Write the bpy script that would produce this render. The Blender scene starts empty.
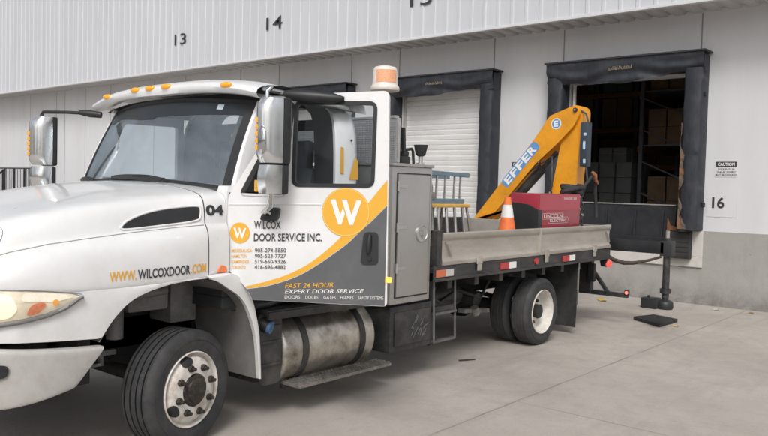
import bpy, bmesh, math, random
from mathutils import Vector, Matrix
from mathutils.bvhtree import BVHTree
random.seed(7)
SC = bpy.context.scene
COL = SC.collection
PI = math.pi
R_ = math.radians

# ------------------------------------------------------------------ materials
def mat(name, col, rough=.6, metal=0., vary=.0, vscale=4., bump=0., bscale=40., coat=0., dirt=None, dscale=1.5, damt=.5, emit=None, estr=0., alpha=None, stretch=None, spec=None, film=0.):
    m = bpy.data.materials.new(name); m.use_nodes = True
    nt = m.node_tree; N = nt.nodes; L = nt.links
    b = N['Principled BSDF']
    b.inputs['Base Color'].default_value = (*col, 1)
    b.inputs['Roughness'].default_value = rough
    b.inputs['Metallic'].default_value = metal
    b.inputs['Coat Weight'].default_value = coat
    b.inputs['Coat Roughness'].default_value = .04
    if spec is not None: b.inputs['Specular IOR Level'].default_value = spec
    if emit: b.inputs['Emission Color'].default_value = (*emit, 1); b.inputs['Emission Strength'].default_value = estr
    tc = None
    def coord():
        nonlocal tc
        if tc is None:
            g = N.new('ShaderNodeNewGeometry'); mp = N.new('ShaderNodeMapping')
            L.new(g.outputs['Position'], mp.inputs['Vector'])
            if stretch: mp.inputs['Scale'].default_value = stretch
            tc = mp.outputs['Vector']
        return tc
    cur = None
    if vary > 0:
        n = N.new('ShaderNodeTexNoise'); n.inputs['Scale'].default_value = vscale; n.inputs['Detail'].default_value = 6; n.inputs['Roughness'].default_value = .65
        L.new(coord(), n.inputs['Vector'])
        r = N.new('ShaderNodeMapRange'); r.inputs[1].default_value = .3; r.inputs[2].default_value = .7
        r.inputs[3].default_value = 1 - vary; r.inputs[4].default_value = 1 + vary
        L.new(n.outputs['Fac'], r.inputs[0])
        mx = N.new('ShaderNodeMix'); mx.data_type = 'RGBA'; mx.blend_type = 'MULTIPLY'; mx.inputs[0].default_value = 1
        mx.inputs[6].default_value = (*col, 1); L.new(r.outputs[0], mx.inputs[7])
        cur = mx.outputs[2]
        rr = N.new('ShaderNodeMapRange'); rr.inputs[3].default_value = max(.03, rough - .12); rr.inputs[4].default_value = min(1, rough + .12)
        L.new(n.outputs['Fac'], rr.inputs[0]); L.new(rr.outputs[0], b.inputs['Roughness'])
    if dirt:
        n = N.new('ShaderNodeTexNoise'); n.inputs['Scale'].default_value = dscale; n.inputs['Detail'].default_value = 8; n.inputs['Roughness'].default_value = .7
        L.new(coord(), n.inputs['Vector'])
        r = N.new('ShaderNodeMapRange'); r.inputs[1].default_value = .45; r.inputs[2].default_value = .72; r.inputs[4].default_value = damt
        L.new(n.outputs['Fac'], r.inputs[0])
        mx = N.new('ShaderNodeMix'); mx.data_type = 'RGBA'
        L.new(r.outputs[0], mx.inputs[0])
        if cur: L.new(cur, mx.inputs[6])
        else: mx.inputs[6].default_value = (*col, 1)
        mx.inputs[7].default_value = (*dirt, 1)
        cur = mx.outputs[2]
    if film:                                                             # road film thrown up from below
        g2 = N.new('ShaderNodeNewGeometry'); sz = N.new('ShaderNodeSeparateXYZ'); L.new(g2.outputs['Position'], sz.inputs[0])
        r1 = N.new('ShaderNodeMapRange'); r1.inputs[1].default_value = .45; r1.inputs[2].default_value = 1.45; r1.inputs[3].default_value = film; r1.inputs[4].default_value = 0; L.new(sz.outputs['Z'], r1.inputs[0])
        n3 = N.new('ShaderNodeTexNoise'); n3.inputs['Scale'].default_value = 5; n3.inputs['Detail'].default_value = 9; n3.inputs['Roughness'].default_value = .72; L.new(coord(), n3.inputs['Vector'])
        r2 = N.new('ShaderNodeMapRange'); r2.inputs[1].default_value = .3; r2.inputs[2].default_value = .65; r2.inputs[3].default_value = .25; L.new(n3.outputs['Fac'], r2.inputs[0])
        mu = N.new('ShaderNodeMath'); mu.operation = 'MULTIPLY'; L.new(r1.outputs[0], mu.inputs[0]); L.new(r2.outputs[0], mu.inputs[1])
        mx = N.new('ShaderNodeMix'); mx.data_type = 'RGBA'; L.new(mu.outputs[0], mx.inputs[0])
        if cur: L.new(cur, mx.inputs[6])
        else: mx.inputs[6].default_value = (*col, 1)
        mx.inputs[7].default_value = (.30, .265, .225, 1); cur = mx.outputs[2]
    if cur: L.new(cur, b.inputs['Base Color'])
    if bump > 0:
        n = N.new('ShaderNodeTexNoise'); n.inputs['Scale'].default_value = bscale; n.inputs['Detail'].default_value = 5
        L.new(coord(), n.inputs['Vector'])
        bp = N.new('ShaderNodeBump'); bp.inputs['Strength'].default_value = bump; bp.inputs['Distance'].default_value = .02
        L.new(n.outputs['Fac'], bp.inputs['Height']); L.new(bp.outputs[0], b.inputs['Normal'])
    return m

M = {}
M['white_paint'] = mat('white_paint', (.79, .795, .80), .32, vary=.03, vscale=3, coat=.7, dirt=(.52, .49, .44), dscale=2.6, damt=.22, film=.42)
M['white_bumper'] = mat('white_bumper', (.52, .515, .50), .42, vary=.04, vscale=5, dirt=(.30, .27, .24), dscale=9, damt=.40, bump=.03, film=.5)
M['grey_vinyl'] = mat('grey_vinyl', (.115, .118, .125), .42, vary=.08, vscale=3, dirt=(.2, .19, .18), dscale=3, damt=.3)
M['orange_vinyl'] = mat('orange_vinyl', (.80, .42, .045), .4, vary=.04)
M['white_vinyl'] = mat('white_vinyl', (.82, .82, .80), .45)
M['dark_letter'] = mat('dark_letter', (.045, .047, .052), .5)
M['amber'] = mat('amber_lens', (.85, .36, .02), .2, coat=.5, emit=(1, .4, .02), estr=.25)
M['amber_lit'] = mat('amber_lamp_lit', (.9, .4, .05), .2, emit=(1, .42, .08), estr=1.6)
M['red_lens'] = mat('red_lens', (.48, .05, .05), .35, coat=.2, vary=.15, vscale=30)
M['red_lit'] = mat('red_lamp_lit', (.9, .1, .08), .3, emit=(1, .16, .12), estr=2.2)
M['glow'] = mat('headlamp_lit', (.9, .85, .7), .2, emit=(1, .84, .56), estr=.55)
M['lamp_clear'] = mat('headlamp_reflector', (.82, .74, .58), .2, metal=.1, vary=.12, vscale=14, emit=(1, .9, .72), estr=.12)
M['beacon_clear'] = mat('beacon_housing', (.72, .66, .60), .35, vary=.08, vscale=20)
M['beacon_amber'] = mat('beacon_lens', (.82, .40, .22), .5, vary=.25, vscale=90)
M['chrome'] = mat('chrome', (.62, .63, .64), .12, metal=1, vary=.05)
M['mirror_chrome'] = mat('mirror_housing', (.78, .79, .80), .16, metal=.85, vary=.06)
M['alum'] = mat('aluminium', (.60, .595, .58), .40, metal=.85, vary=.12, vscale=6, dirt=(.30, .28, .25), dscale=4, damt=.45)
M['alum_gate'] = mat('aluminium_gate', (.50, .465, .415), .5, metal=.45, vary=.10, vscale=2, dirt=(.25, .21, .17), dscale=2.5, damt=.5, stretch=(.6, 1, 2.5))
M['steel_cab'] = mat('steel_cabinet', (.50, .495, .485), .36, metal=.75, vary=.07, vscale=3, dirt=(.33, .31, .29), dscale=3, damt=.4)
M['tank_alum'] = mat('tank_aluminium', (.62, .59, .53), .34, metal=.85, vary=.16, vscale=5, dirt=(.13, .095, .065), dscale=4.5, damt=.85, bump=.06, bscale=14)
M['black_plastic'] = mat('black_plastic', (.022, .023, .025), .45, vary=.2, vscale=6)
M['black_paint'] = mat('black_chassis_paint', (.028, .029, .031), .5, vary=.3, vscale=5, dirt=(.13, .115, .10), dscale=4, damt=.6)
M['grime'] = mat('grime_brown', (.07, .05, .035), .9)
M['black_dull'] = mat('black_underbody', (.018, .018, .019), .8, vary=.3, vscale=5, dirt=(.06, .055, .05), dscale=4, damt=.6)
M['liner'] = mat('wheel_liner_grey', (.17, .167, .16), .7, vary=.2, vscale=6, dirt=(.14, .13, .12), dscale=4, damt=.6)
M['engine_grey'] = mat('engine_part_grey', (.26, .255, .245), .6, metal=.2, vary=.2, vscale=7, dirt=(.06, .055, .05), dscale=5, damt=.7)
M['tyre'] = mat('tyre_rubber', (.035, .036, .039), .72, vary=.2, vscale=8, dirt=(.10, .092, .082), dscale=5, damt=.6, bump=.08, bscale=120)
M['tyre_dark'] = mat('tyre_groove', (.008, .008, .009), .85)
M['rim_white'] = mat('wheel_white_rust', (.70, .68, .64), .5, vary=.05, dirt=(.26, .14, .07), dscale=9, damt=.75)
M['nut'] = mat('lug_rust', (.055, .045, .038), .6, metal=.5, vary=.3, vscale=30)
M['interior'] = mat('cab_trim_dark', (.030, .032, .036), .8, vary=.1)
M['interior_grey'] = mat('cab_trim_grey', (.20, .21, .22), .8, vary=.1)
M['crane'] = mat('crane_orange', (.80, .335, .010), .42, vary=.06, vscale=3, coat=.2, dirt=(.45, .19, .02), dscale=4, damt=.5)
M['crane_blue'] = mat('crane_blue_label', (.13, .29, .56), .4, vary=.12, vscale=9)
M['red_paint'] = mat('welder_red', (.33, .026, .045), .38, vary=.07, vscale=4, coat=.2, dirt=(.22, .03, .03), dscale=5, damt=.3)
M['red_light'] = mat('welder_red_faded', (.42, .062, .088), .40, vary=.06, vscale=4)
M['cone'] = mat('cone_orange', (.86, .19, .045), .55, vary=.08, vscale=10, dirt=(.45, .13, .06), dscale=8, damt=.4)
M['cone_white'] = mat('cone_band', (.72, .72, .70), .5, vary=.06)
M['ladder_blue'] = mat('ladder_blue', (.15, .215, .265), .5, vary=.12, vscale=14)
M['ladder_yellow'] = mat('ladder_yellow', (.70, .42, .10), .55, vary=.12, vscale=12)
M['rubber'] = mat('black_rubber', (.026, .026, .027), .8, vary=.25, vscale=9, bump=.1, dirt=(.07, .065, .06), dscale=7, damt=.5)
M['copper'] = mat('copper_cable_end', (.42, .17, .085), .45, metal=.5, vary=.2, vscale=30)
M['rail_black'] = mat('railing_black', (.02, .02, .022), .5)
M['litter_yellow'] = mat('litter_yellow', (.60, .42, .06), .7, vary=.3, vscale=40)
M['leaf'] = mat('dry_leaf', (.30, .17, .07), .8, vary=.3, vscale=40)
M['stick'] = mat('dark_scrap', (.04, .035, .03), .8)
M['paper'] = mat('paper_white', (.7, .7, .68), .7, vary=.1)
M['hose'] = mat('rubber_hose', (.06, .045, .038), .7, vary=.3, vscale=12)
M['welder_text'] = mat('welder_lettering', (.72, .60, .60), .5)
M['red_orange'] = mat('reflector_orange', (.62, .17, .08), .35)
M['reflector_grey'] = mat('reflector_silver', (.55, .54, .52), .3)
M['rail_paint'] = mat('bed_rail_black', (.035, .036, .038), .42, vary=.25, vscale=3, dirt=(.12, .11, .10), dscale=3, damt=.6, stretch=(.6, 1, 2))
M['step_plate'] = mat('step_tread', (.30, .28, .255), .5, metal=.5, vary=.3, vscale=14, dirt=(.08, .07, .06), dscale=8, damt=.7)
M['scuff'] = mat('scuff_marks', (.16, .16, .155), .7)
M['red_tail'] = mat('tail_lens', (.75, .08, .06), .25, emit=(1, .12, .1), estr=.7)
M['crane_black'] = mat('valve_black', (.035, .05, .07), .45, vary=.2)
M['label_pale'] = mat('valve_label', (.45, .58, .72), .5, vary=.3, vscale=30)
M['blue_cap'] = mat('blue_cap', (.07, .16, .32), .5)
M['dash'] = mat('dashboard_grey', (.22, .225, .23), .7, vary=.1)
M['sticker'] = mat('screen_sticker', (.42, .50, .55), .6)
M['seam'] = mat('crease_shade_line', (.30, .30, .30), .6)
M['lamp_orange'] = mat('signal_orange', (.70, .20, .08), .3, emit=(1, .25, .08), estr=.12, vary=.2, vscale=40)
M['glow_soft'] = mat('headlamp_soft', (.85, .80, .70), .2, emit=(1, .88, .66), estr=.25, vary=.15, vscale=30)
M['phone_grey'] = mat('phone_lettering', (.13, .13, .13), .5)
M['bezel'] = mat('headlamp_bezel', (.20, .195, .19), .4)
M['worn_steel'] = mat('worn_steel', (.17, .17, .17), .5, metal=.5, vary=.3, vscale=12)
M['seat'] = mat('seat_fabric', (.15, .16, .175), .9, vary=.15, vscale=9)
M['shade'] = mat('painted_visor_shade', (.022, .027, .032), .35, vary=.2, vscale=5)
# building
M['wall'] = mat('wall_panel', (.645, .65, .67), .62, vary=.03, vscale=.8, dirt=(.50, .49, .48), dscale=.9, damt=.28, stretch=(1, 1.6, .35), bump=.015, bscale=60)
M['joint'] = mat('panel_joint', (.28, .27, .26), .8)
M['fascia'] = mat('fascia_metal', (.575, .592, .625), .45, vary=.03, vscale=.7, dirt=(.45, .46, .48), dscale=.8, damt=.3, stretch=(1, 2.5, .25))
M['soffit'] = mat('soffit_metal', (.50, .495, .49), .55, vary=.05, vscale=1)
M['drip'] = mat('fascia_trim', (.63, .635, .65), .45, vary=.03)
M['shadow_gap'] = mat('soffit_gap', (.10, .095, .09), .9)
M['number'] = mat('number_paint', (.035, .035, .04), .6)
M['pit_frame'] = mat('pit_frame_concrete', (.60, .585, .55), .8, vary=.08, vscale=3, dirt=(.3, .27, .23), dscale=3, damt=.5, bump=.1)
M['seal'] = mat('seal_fabric', (.022, .025, .033), .55, vary=.3, vscale=14, bump=.2, bscale=30, dirt=(.05, .054, .062), dscale=5, damt=.5, stretch=(1, 1, .45))
M['seal_edge'] = mat('seal_edge', (.035, .035, .04), .6)
M['seal_wear'] = mat('seal_worn_foam', (.13, .10, .075), .9, vary=.5, vscale=7, dirt=(.36, .13, .035), dscale=5, damt=.85, bump=.5, bscale=22)
M['rollup'] = mat('roller_door_white', (.66, .66, .655), .5, vary=.03, vscale=2, dirt=(.5, .49, .47), dscale=1.5, damt=.35)
M['steel_dark'] = mat('leveller_steel', (.022, .024, .028), .5, metal=.3, vary=.3, vscale=4, dirt=(.05, .05, .052), dscale=3, damt=.5)
M['rust'] = mat('rusty_plate', (.20, .085, .035), .8, vary=.4, vscale=14)
M['inside'] = mat('warehouse_interior', (.20, .205, .21), .9, vary=.2, vscale=1)
M['carton'] = mat('carton', (.26, .175, .105), .85, vary=.18, vscale=3)
M['carton_dark'] = mat('carton_dark', (.16, .10, .05), .85, vary=.2, vscale=3)
M['carton_pale'] = mat('wrapped_load', (.20, .205, .205), .7, vary=.15, vscale=3)
M['rack_steel'] = mat('rack_steel', (.16, .16, .18), .6, vary=.2)

def concrete(name, base, dark, light, joints=False):
    m = bpy.data.materials.new(name); m.use_nodes = True
    nt = m.node_tree; N = nt.nodes; L = nt.links; b = N['Principled BSDF']
    g = N.new('ShaderNodeNewGeometry')
    def noise(sc, det=8, ro=.6, scale=None, dist=0):
        n = N.new('ShaderNodeTexNoise'); n.inputs['Scale'].default_value = sc; n.inputs['Detail'].default_value = det; n.inputs['Roughness'].default_value = ro; n.inputs['Distortion'].default_value = dist
        mp = N.new('ShaderNodeMapping'); L.new(g.outputs['Position'], mp.inputs['Vector'])
        if scale: mp.inputs['Scale'].default_value = scale[0]; mp.inputs['Rotation'].default_value = (0, 0, scale[1])
        L.new(mp.outputs[0], n.inputs['Vector']); return n.outputs['Fac']
    def rng(f, a, b_, c=0., d=1.):
        r = N.new('ShaderNodeMapRange'); r.inputs[1].default_value = a; r.inputs[2].default_value = b_; r.inputs[3].default_value = c; r.inputs[4].default_value = d
        L.new(f, r.inputs[0]); return r.outputs[0]
    def mix(f, a, c):
        mx = N.new('ShaderNodeMix'); mx.data_type = 'RGBA'; L.new(f, mx.inputs[0])
        for s, v in ((6, a), (7, c)):
            if isinstance(v, tuple): mx.inputs[s].default_value = (*v, 1)
            else: L.new(v, mx.inputs[s])
        return mx.outputs[2]
    c = mix(rng(noise(.55, 8, .6), .35, .68), base, light)
    c = mix(rng(noise(.9, 10, .72, dist=.6), .50, .74, 0, .50), c, dark)
    c = mix(rng(noise(1.0, 8, .65, ((.35, 2.6, 1), .12)), .52, .74, 0, .42), c, dark)      # faint streaks of traffic
    c = mix(rng(noise(4.5, 8, .75, dist=.3), .48, .72, 0, .34), c, dark)
    c = mix(rng(noise(34, 5, .75), .50, .75, 0, .34), c, dark)
    c = mix(rng(noise(70, 2, .5), .70, .76, 0, .5), c, tuple(x * .5 for x in dark))
    c = mix(rng(noise(7, 3, .5), .73, .78, 0, .4), c, tuple(x * .45 for x in dark))            # small spots
    c = mix(rng(noise(160, 2, .5), .35, .8, 0, .30), c, light)
    h = noise(90, 5, .7)
    if joints:
        sx = N.new('ShaderNodeSeparateXYZ'); L.new(g.outputs['Position'], sx.inputs[0])
        wob = rng(noise(3, 3, .5), 0, 1, -.018, .018)
        def line(sock, off, per, w):
            a = N.new('ShaderNodeMath'); a.operation = 'ADD'; L.new(sock, a.inputs[0]); L.new(wob, a.inputs[1])
            s = N.new('ShaderNodeMath'); s.operation = 'SUBTRACT'; L.new(a.outputs[0], s.inputs[0]); s.inputs[1].default_value = off - per / 2
            md = N.new('ShaderNodeMath'); md.operation = 'FLOORED_MODULO'; L.new(s.outputs[0], md.inputs[0]); md.inputs[1].default_value = per
            d = N.new('ShaderNodeMath'); d.operation = 'SUBTRACT'; L.new(md.outputs[0], d.inputs[0]); d.inputs[1].default_value = per / 2
            ab = N.new('ShaderNodeMath'); ab.operation = 'ABSOLUTE'; L.new(d.outputs[0], ab.inputs[0])
            return rng(ab.outputs[0], w * .4, w, 1, 0)
        j1 = line(sx.outputs['Y'], -1.03, 5.2, .014); j2 = line(sx.outputs['X'], 2.72, 5.6, .011)
        jm = N.new('ShaderNodeMath'); jm.operation = 'MULTIPLY'; L.new(j2, jm.inputs[0]); L.new(rng(sx.outputs['Y'], -1.04, -1.02, 1, 0), jm.inputs[1]); j2 = jm.outputs[0]
        mxm = N.new('ShaderNodeMath'); mxm.operation = 'MAXIMUM'; L.new(j1, mxm.inputs[0]); L.new(j2, mxm.inputs[1])
        brk = N.new('ShaderNodeMath'); brk.operation = 'MULTIPLY'; L.new(mxm.outputs[0], brk.inputs[0]); L.new(rng(noise(2.2, 4, .6), .3, .6, .10, .55), brk.inputs[1])
        c = mix(brk.outputs[0], c, tuple(x * .42 for x in dark))
    if not joints:                                                       # splash dirt along the foot of the base
        sz = N.new('ShaderNodeSeparateXYZ'); L.new(g.outputs['Position'], sz.inputs[0])
        ad = N.new('ShaderNodeMath'); ad.operation = 'MULTIPLY'; L.new(rng(sz.outputs['Z'], .0, .42, 1, 0), ad.inputs[0]); L.new(rng(noise(3.2, 6, .7), .30, .62, .1, .95), ad.inputs[1])
        c = mix(ad.outputs[0], c, tuple(x * .62 for x in dark))
        c = mix(rng(noise(1.6, 6, .6, ((1, 2.2, .28), 0)), .55, .75, 0, .45), c, dark)
    L.new(c, b.inputs['Base Color']); b.inputs['Roughness'].default_value = .85
    bp = N.new('ShaderNodeBump'); bp.inputs['Strength'].default_value = .4; bp.inputs['Distance'].default_value = .01
    L.new(h, bp.inputs['Height']); L.new(bp.outputs[0], b.inputs['Normal'])
    return m
M['ground'] = concrete('yard_concrete', (.385, .350, .312), (.235, .212, .188), (.48, .44, .398), True)
M['found'] = concrete('foundation_concrete', (.345, .337, .312), (.25, .243, .222), (.40, .39, .365))

def glass(name, tint, haze, hazecol, base=.06, top=1.):
    m = bpy.data.materials.new(name); m.use_nodes = True
    nt = m.node_tree; N = nt.nodes; L = nt.links
    N.remove(N['Principled BSDF']); out = N['Material Output']
    t = N.new('ShaderNodeBsdfTransparent'); t.inputs[0].default_value = (*tint, 1)
    g = N.new('ShaderNodeBsdfGlossy'); g.inputs['Roughness'].default_value = .03; g.inputs[0].default_value = (.88, .95, 1, 1)
    f = N.new('ShaderNodeFresnel'); f.inputs[0].default_value = 1.5
    r = N.new('ShaderNodeMapRange'); r.inputs[3].default_value = base; r.inputs[4].default_value = top; L.new(f.outputs[0], r.inputs[0])
    mx = N.new('ShaderNodeMixShader'); L.new(r.outputs[0], mx.inputs[0]); L.new(t.outputs[0], mx.inputs[1]); L.new(g.outputs[0], mx.inputs[2])
    d = N.new('ShaderNodeBsdfDiffuse'); d.inputs[0].default_value = (*hazecol, 1)
    no = N.new('ShaderNodeTexNoise'); no.inputs['Scale'].default_value = 3; no.inputs['Detail'].default_value = 5
    rr = N.new('ShaderNodeMapRange'); rr.inputs[1].default_value = .3; rr.inputs[2].default_value = .7; rr.inputs[3].default_value = haze * .5; rr.inputs[4].default_value = haze * 1.5; L.new(no.outputs['Fac'], rr.inputs[0])
    m2 = N.new('ShaderNodeMixShader'); L.new(rr.outputs[0], m2.inputs[0]); L.new(mx.outputs[0], m2.inputs[1]); L.new(d.outputs[0], m2.inputs[2])
    L.new(m2.outputs[0], out.inputs[0])
    return m
M['windshield'] = glass('windshield_glass', (.80, .86, .88), .085, (.46, .55, .62), .27)  # bluish haze colour paints the sky's reflection into the windscreen
M['glass'] = glass('door_glass', (.84, .88, .90), .008, (.4, .46, .5), .0, .5)
M['glass_dark'] = glass('dark_glass', (.35, .40, .42), .03, (.3, .35, .4), .05)

# diamond plate
def diamond(name):
    m = mat(name, (.40, .41, .42), .42, metal=.6, vary=.1, vscale=5)
    nt = m.node_tree; N = nt.nodes; L = nt.links; b = N['Principled BSDF']
    g = N.new('ShaderNodeNewGeometry'); sx = N.new('ShaderNodeSeparateXYZ'); L.new(g.outputs['Position'], sx.inputs[0])
    def mth(op, a, c):
        n = N.new('ShaderNodeMath'); n.operation = op
        for i, v in enumerate((a, c)):
            if isinstance(v, (int, float)): n.inputs[i].default_value = v
            elif v is not None: L.new(v, n.inputs[i])
        return n.outputs[0]
    y = mth('ADD', sx.outputs['Y'], sx.outputs['X']); z = sx.outputs['Z']
    a = mth('SINE', mth('MULTIPLY', mth('ADD', y, z), 150.), None); c = mth('SINE', mth('MULTIPLY', mth('SUBTRACT', y, z), 150.), None)
    k = mth('MULTIPLY', a, c)
    r = N.new('ShaderNodeMapRange'); r.inputs[1].default_value = .1; r.inputs[2].default_value = .6; L.new(k, r.inputs[0])
    bp = N.new('ShaderNodeBump'); bp.inputs['Strength'].default_value = .8; bp.inputs['Distance'].default_value = .01; L.new(r.outputs[0], bp.inputs['Height']); L.new(bp.outputs[0], b.inputs['Normal'])
    return m
M['diamond'] = diamond('diamond_plate')

# ------------------------------------------------------------------ object helpers
WORLD = {}
def empty(name, loc, label=None, cat=None, group=None, parent=None):
    o = bpy.data.objects.new(name, None); COL.objects.link(o); o.empty_display_size = .2
    WORLD[o] = Vector(loc)
    if parent: o.parent = parent; o.location = Vector(loc) - WORLD[parent]
    else: o.location = loc
    if label: o['label'] = label
    if cat: o['category'] = cat
    if group: o['group'] = group
    return o
def put(name, bm, m, parent=None, label=None, cat=None, group=None, kind=None, smooth=None, subsurf=0, base=False):
    me = bpy.data.meshes.new(name)
    vs = [v.co for v in bm.verts]
    lo = Vector((min(v.x for v in vs), min(v.y for v in vs), min(v.z for v in vs))); hi = Vector((max(v.x for v in vs), max(v.y for v in vs), max(v.z for v in vs)))
    c = (lo + hi) / 2
    if base: c.z = lo.z
    bmesh.ops.translate(bm, verts=bm.verts, vec=-c)
    bm.to_mesh(me); bm.free()
    for x in (m if isinstance(m, (list, tuple)) else [m]): me.materials.append(M[x] if isinstance(x, str) else x)
    o = bpy.data.objects.new(name, me); COL.objects.link(o)
    while parent and parent.parent and parent.parent.parent: parent = parent.parent
    if smooth is not None:
        for p in me.polygons: p.use_smooth = True
        me.set_sharp_from_angle(angle=R_(smooth))
    if subsurf:
        s = o.modifiers.new('Subdivision', 'SUBSURF'); s.levels = subsurf; s.render_levels = subsurf
    WORLD[o] = c.copy()
    if parent: o.parent = parent; o.location = c - WORLD[parent]
    else: o.location = c
    if label: o['label'] = label
    if cat: o['category'] = cat
    if group: o['group'] = group
    if kind: o['kind'] = kind
    return o
def nb(): return bmesh.new()
def face(bm, pts, mi=0):
    f = bm.faces.new([bm.verts.new(p) for p in pts]); f.material_index = mi; return f
def add(bm, verts, faces, mi=0):
    vs = [bm.verts.new(v) for v in verts]; out = []
    for f in faces:
        try: q = bm.faces.new([vs[i] for i in f]); q.material_index = mi; out.append(q)
        except ValueError: pass
    return vs, out
def box(bm, x0, x1, y0, y1, z0, z1, bev=0., mi=0, seg=2, mtx=None):
    t = bmesh.new(); bmesh.ops.create_cube(t, size=1)
    for v in t.verts:
        v.co = Vector(((x0 + x1) / 2 + v.co.x * (x1 - x0), (y0 + y1) / 2 + v.co.y * (y1 - y0), (z0 + z1) / 2 + v.co.z * (z1 - z0)))
    if bev > 0: bmesh.ops.bevel(t, geom=t.edges[:], offset=bev, segments=seg, profile=.6, affect='EDGES')
    merge(bm, t, mi, mtx)
def merge(bm, t, mi=0, mtx=None):
    t.verts.index_update()
    vs = [bm.verts.new(mtx @ v.co if mtx else v.co) for v in t.verts]
    for f in t.faces:
        q = bm.faces.new([vs[v.index] for v in f.verts]); q.material_index = mi
    t.free()
def obox(bm, p, q, w, h, up=(0, 0, 1), bev=0., mi=0):
    """bar from p to q with width w (sideways) and height h (along up)"""
    p = Vector(p); q = Vector(q); d = (q - p); L = d.length; d.normalize()
    up = Vector(up); s = d.cross(up).normalized(); u = s.cross(d).normalized()
    mt = Matrix(((d.x, s.x, u.x, p.x), (d.y, s.y, u.y, p.y), (d.z, s.z, u.z, p.z), (0, 0, 0, 1)))
    box(bm, 0, L, -w / 2, w / 2, -h / 2, h / 2, bev, mi, 2, mt)
def frame(d):
    d = Vector(d).normalized(); a = Vector((0, 0, 1)) if abs(d.z) < .9 else Vector((1, 0, 0))
    s = d.cross(a).normalized(); return s, s.cross(d).normalized()
def cyl(bm, p, q, r, r2=None, n=20, cap=True, mi=0):
    p = Vector(p); q = Vector(q); r2 = r if r2 is None else r2; s, u = frame(q - p)
    a = [bm.verts.new(p + r * (math.cos(2 * PI * i / n) * s + math.sin(2 * PI * i / n) * u)) for i in range(n)]
    b = [bm.verts.new(q + r2 * (math.cos(2 * PI * i / n) * s + math.sin(2 * PI * i / n) * u)) for i in range(n)]
    for i in range(n): f = bm.faces.new((a[i], a[(i + 1) % n], b[(i + 1) % n], b[i])); f.material_index = mi
    if cap:
        f = bm.faces.new(a[::-1]); f.material_index = mi; f = bm.faces.new(b); f.material_index = mi
def tube(bm, pts, r, n=10, mi=0, cap=True):
    pts = [Vector(p) for p in pts]; rs = r if isinstance(r, (list, tuple)) else [r] * len(pts)
    rings = []; s = None
    for i, p in enumerate(pts):
        d = (pts[min(i + 1, len(pts) - 1)] - pts[max(i - 1, 0)]).normalized()
        if s is None: s, _ = frame(d)
        s = (s - d * s.dot(d)).normalized(); u = d.cross(s)
        rings.append([bm.verts.new(p + rs[i] * (math.cos(2 * PI * k / n) * s + math.sin(2 * PI * k / n) * u)) for k in range(n)])
    for a, b in zip(rings, rings[1:]):
        for k in range(n): f = bm.faces.new((a[k], a[(k + 1) % n], b[(k + 1) % n], b[k])); f.material_index = mi
    if cap: bm.faces.new(rings[0][::-1]).material_index = mi; bm.faces.new(rings[-1]).material_index = mi
def lathe(bm, c, axis, prof, n=48, mi=None, closed=False):
    """prof: list of (radius, offset along axis)"""
    c = Vector(c); ax = Vector(axis).normalized(); s, u = frame(ax); rings = []
    for r, o in prof:
        if r < 1e-5: rings.append([bm.verts.new(c + ax * o)])
        else: rings.append([bm.verts.new(c + ax * o + r * (math.cos(2 * PI * k / n) * s + math.sin(2 * PI * k / n) * u)) for k in range(n)])
    pairs = list(zip(rings, rings[1:])) + ([(rings[-1], rings[0])] if closed else [])
    for j, (a, b) in enumerate(pairs):
        idx = mi[j] if isinstance(mi, list) else (mi or 0)
        for k in range(n):
            k2 = (k + 1) % n
            if len(a) == 1 and len(b) == 1: continue
            if len(a) == 1: f = bm.faces.new((a[0], b[k2], b[k]))
            elif len(b) == 1: f = bm.faces.new((a[k], a[k2], b[0]))
            else: f = bm.faces.new((a[k], a[k2], b[k2], b[k]))
            f.material_index = idx
def grid(bm, rows, mi=0, loop=False):
    vr = [[bm.verts.new(p) for p in r] for r in rows]
    for a, b in zip(vr, vr[1:]):
        n = len(a)
        for k in range(n if loop else n - 1):
            f = bm.faces.new((a[k], a[(k + 1) % n], b[(k + 1) % n], b[k])); f.material_index = mi
    return vr
def prism(bm, loops, fn, d0, d1, mi=0, side=None):
    """2-D outline (first loop) with holes, mapped by fn(a,b,depth), between depths d0 and d1"""
    t = bmesh.new(); es = []
    for lp in loops:
        vs = [t.verts.new((a, b, 0)) for a, b in lp]
        es += [t.edges.new((vs[i], vs[(i + 1) % len(vs)])) for i in range(len(vs))]
    bmesh.ops.triangle_fill(t, edges=es, use_beauty=True)
    t.verts.index_update()
    pts = [(v.co.x, v.co.y) for v in t.verts]; fs = [[v.index for v in f.verts] for f in t.faces]; t.free()
    add(bm, [fn(a, b, d0) for a, b in pts], fs, mi)
    if d1 is not None:
        add(bm, [fn(a, b, d1) for a, b in pts], [f[::-1] for f in fs], mi)
        for lp in loops:
            n = len(lp)
            add(bm, [fn(a, b, d0) for a, b in lp] + [fn(a, b, d1) for a, b in lp], [(i, (i + 1) % n, n + (i + 1) % n, n + i) for i in range(n)], mi if side is None else side)
def rrect(x0, x1, y0, y1, r, n=5):
    out = []
    for cx, cy, a0 in ((x1 - r, y1 - r, 0), (x0 + r, y1 - r, 90), (x0 + r, y0 + r, 180), (x1 - r, y0 + r, 270)):
        out += [(cx + r * math.cos(R_(a0 + 90 * i / n)), cy + r * math.sin(R_(a0 + 90 * i / n))) for i in range(n + 1)]
    return out
def rpoly(pts, r, n=5):
    out = []; k = len(pts)
    for i in range(k):
        p = Vector(pts[i]); a = (Vector(pts[i - 1]) - p).normalized(); b = (Vector(pts[(i + 1) % k]) - p).normalized()
        rr = r[i] if isinstance(r, (list, tuple)) else r
        A = p + a * rr; B = p + b * rr
        for j in range(n + 1):
            t = j / n; q = A * (1 - t) ** 2 + p * 2 * t * (1 - t) + B * t * t; out.append((q.x, q.y))
    return out
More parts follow.
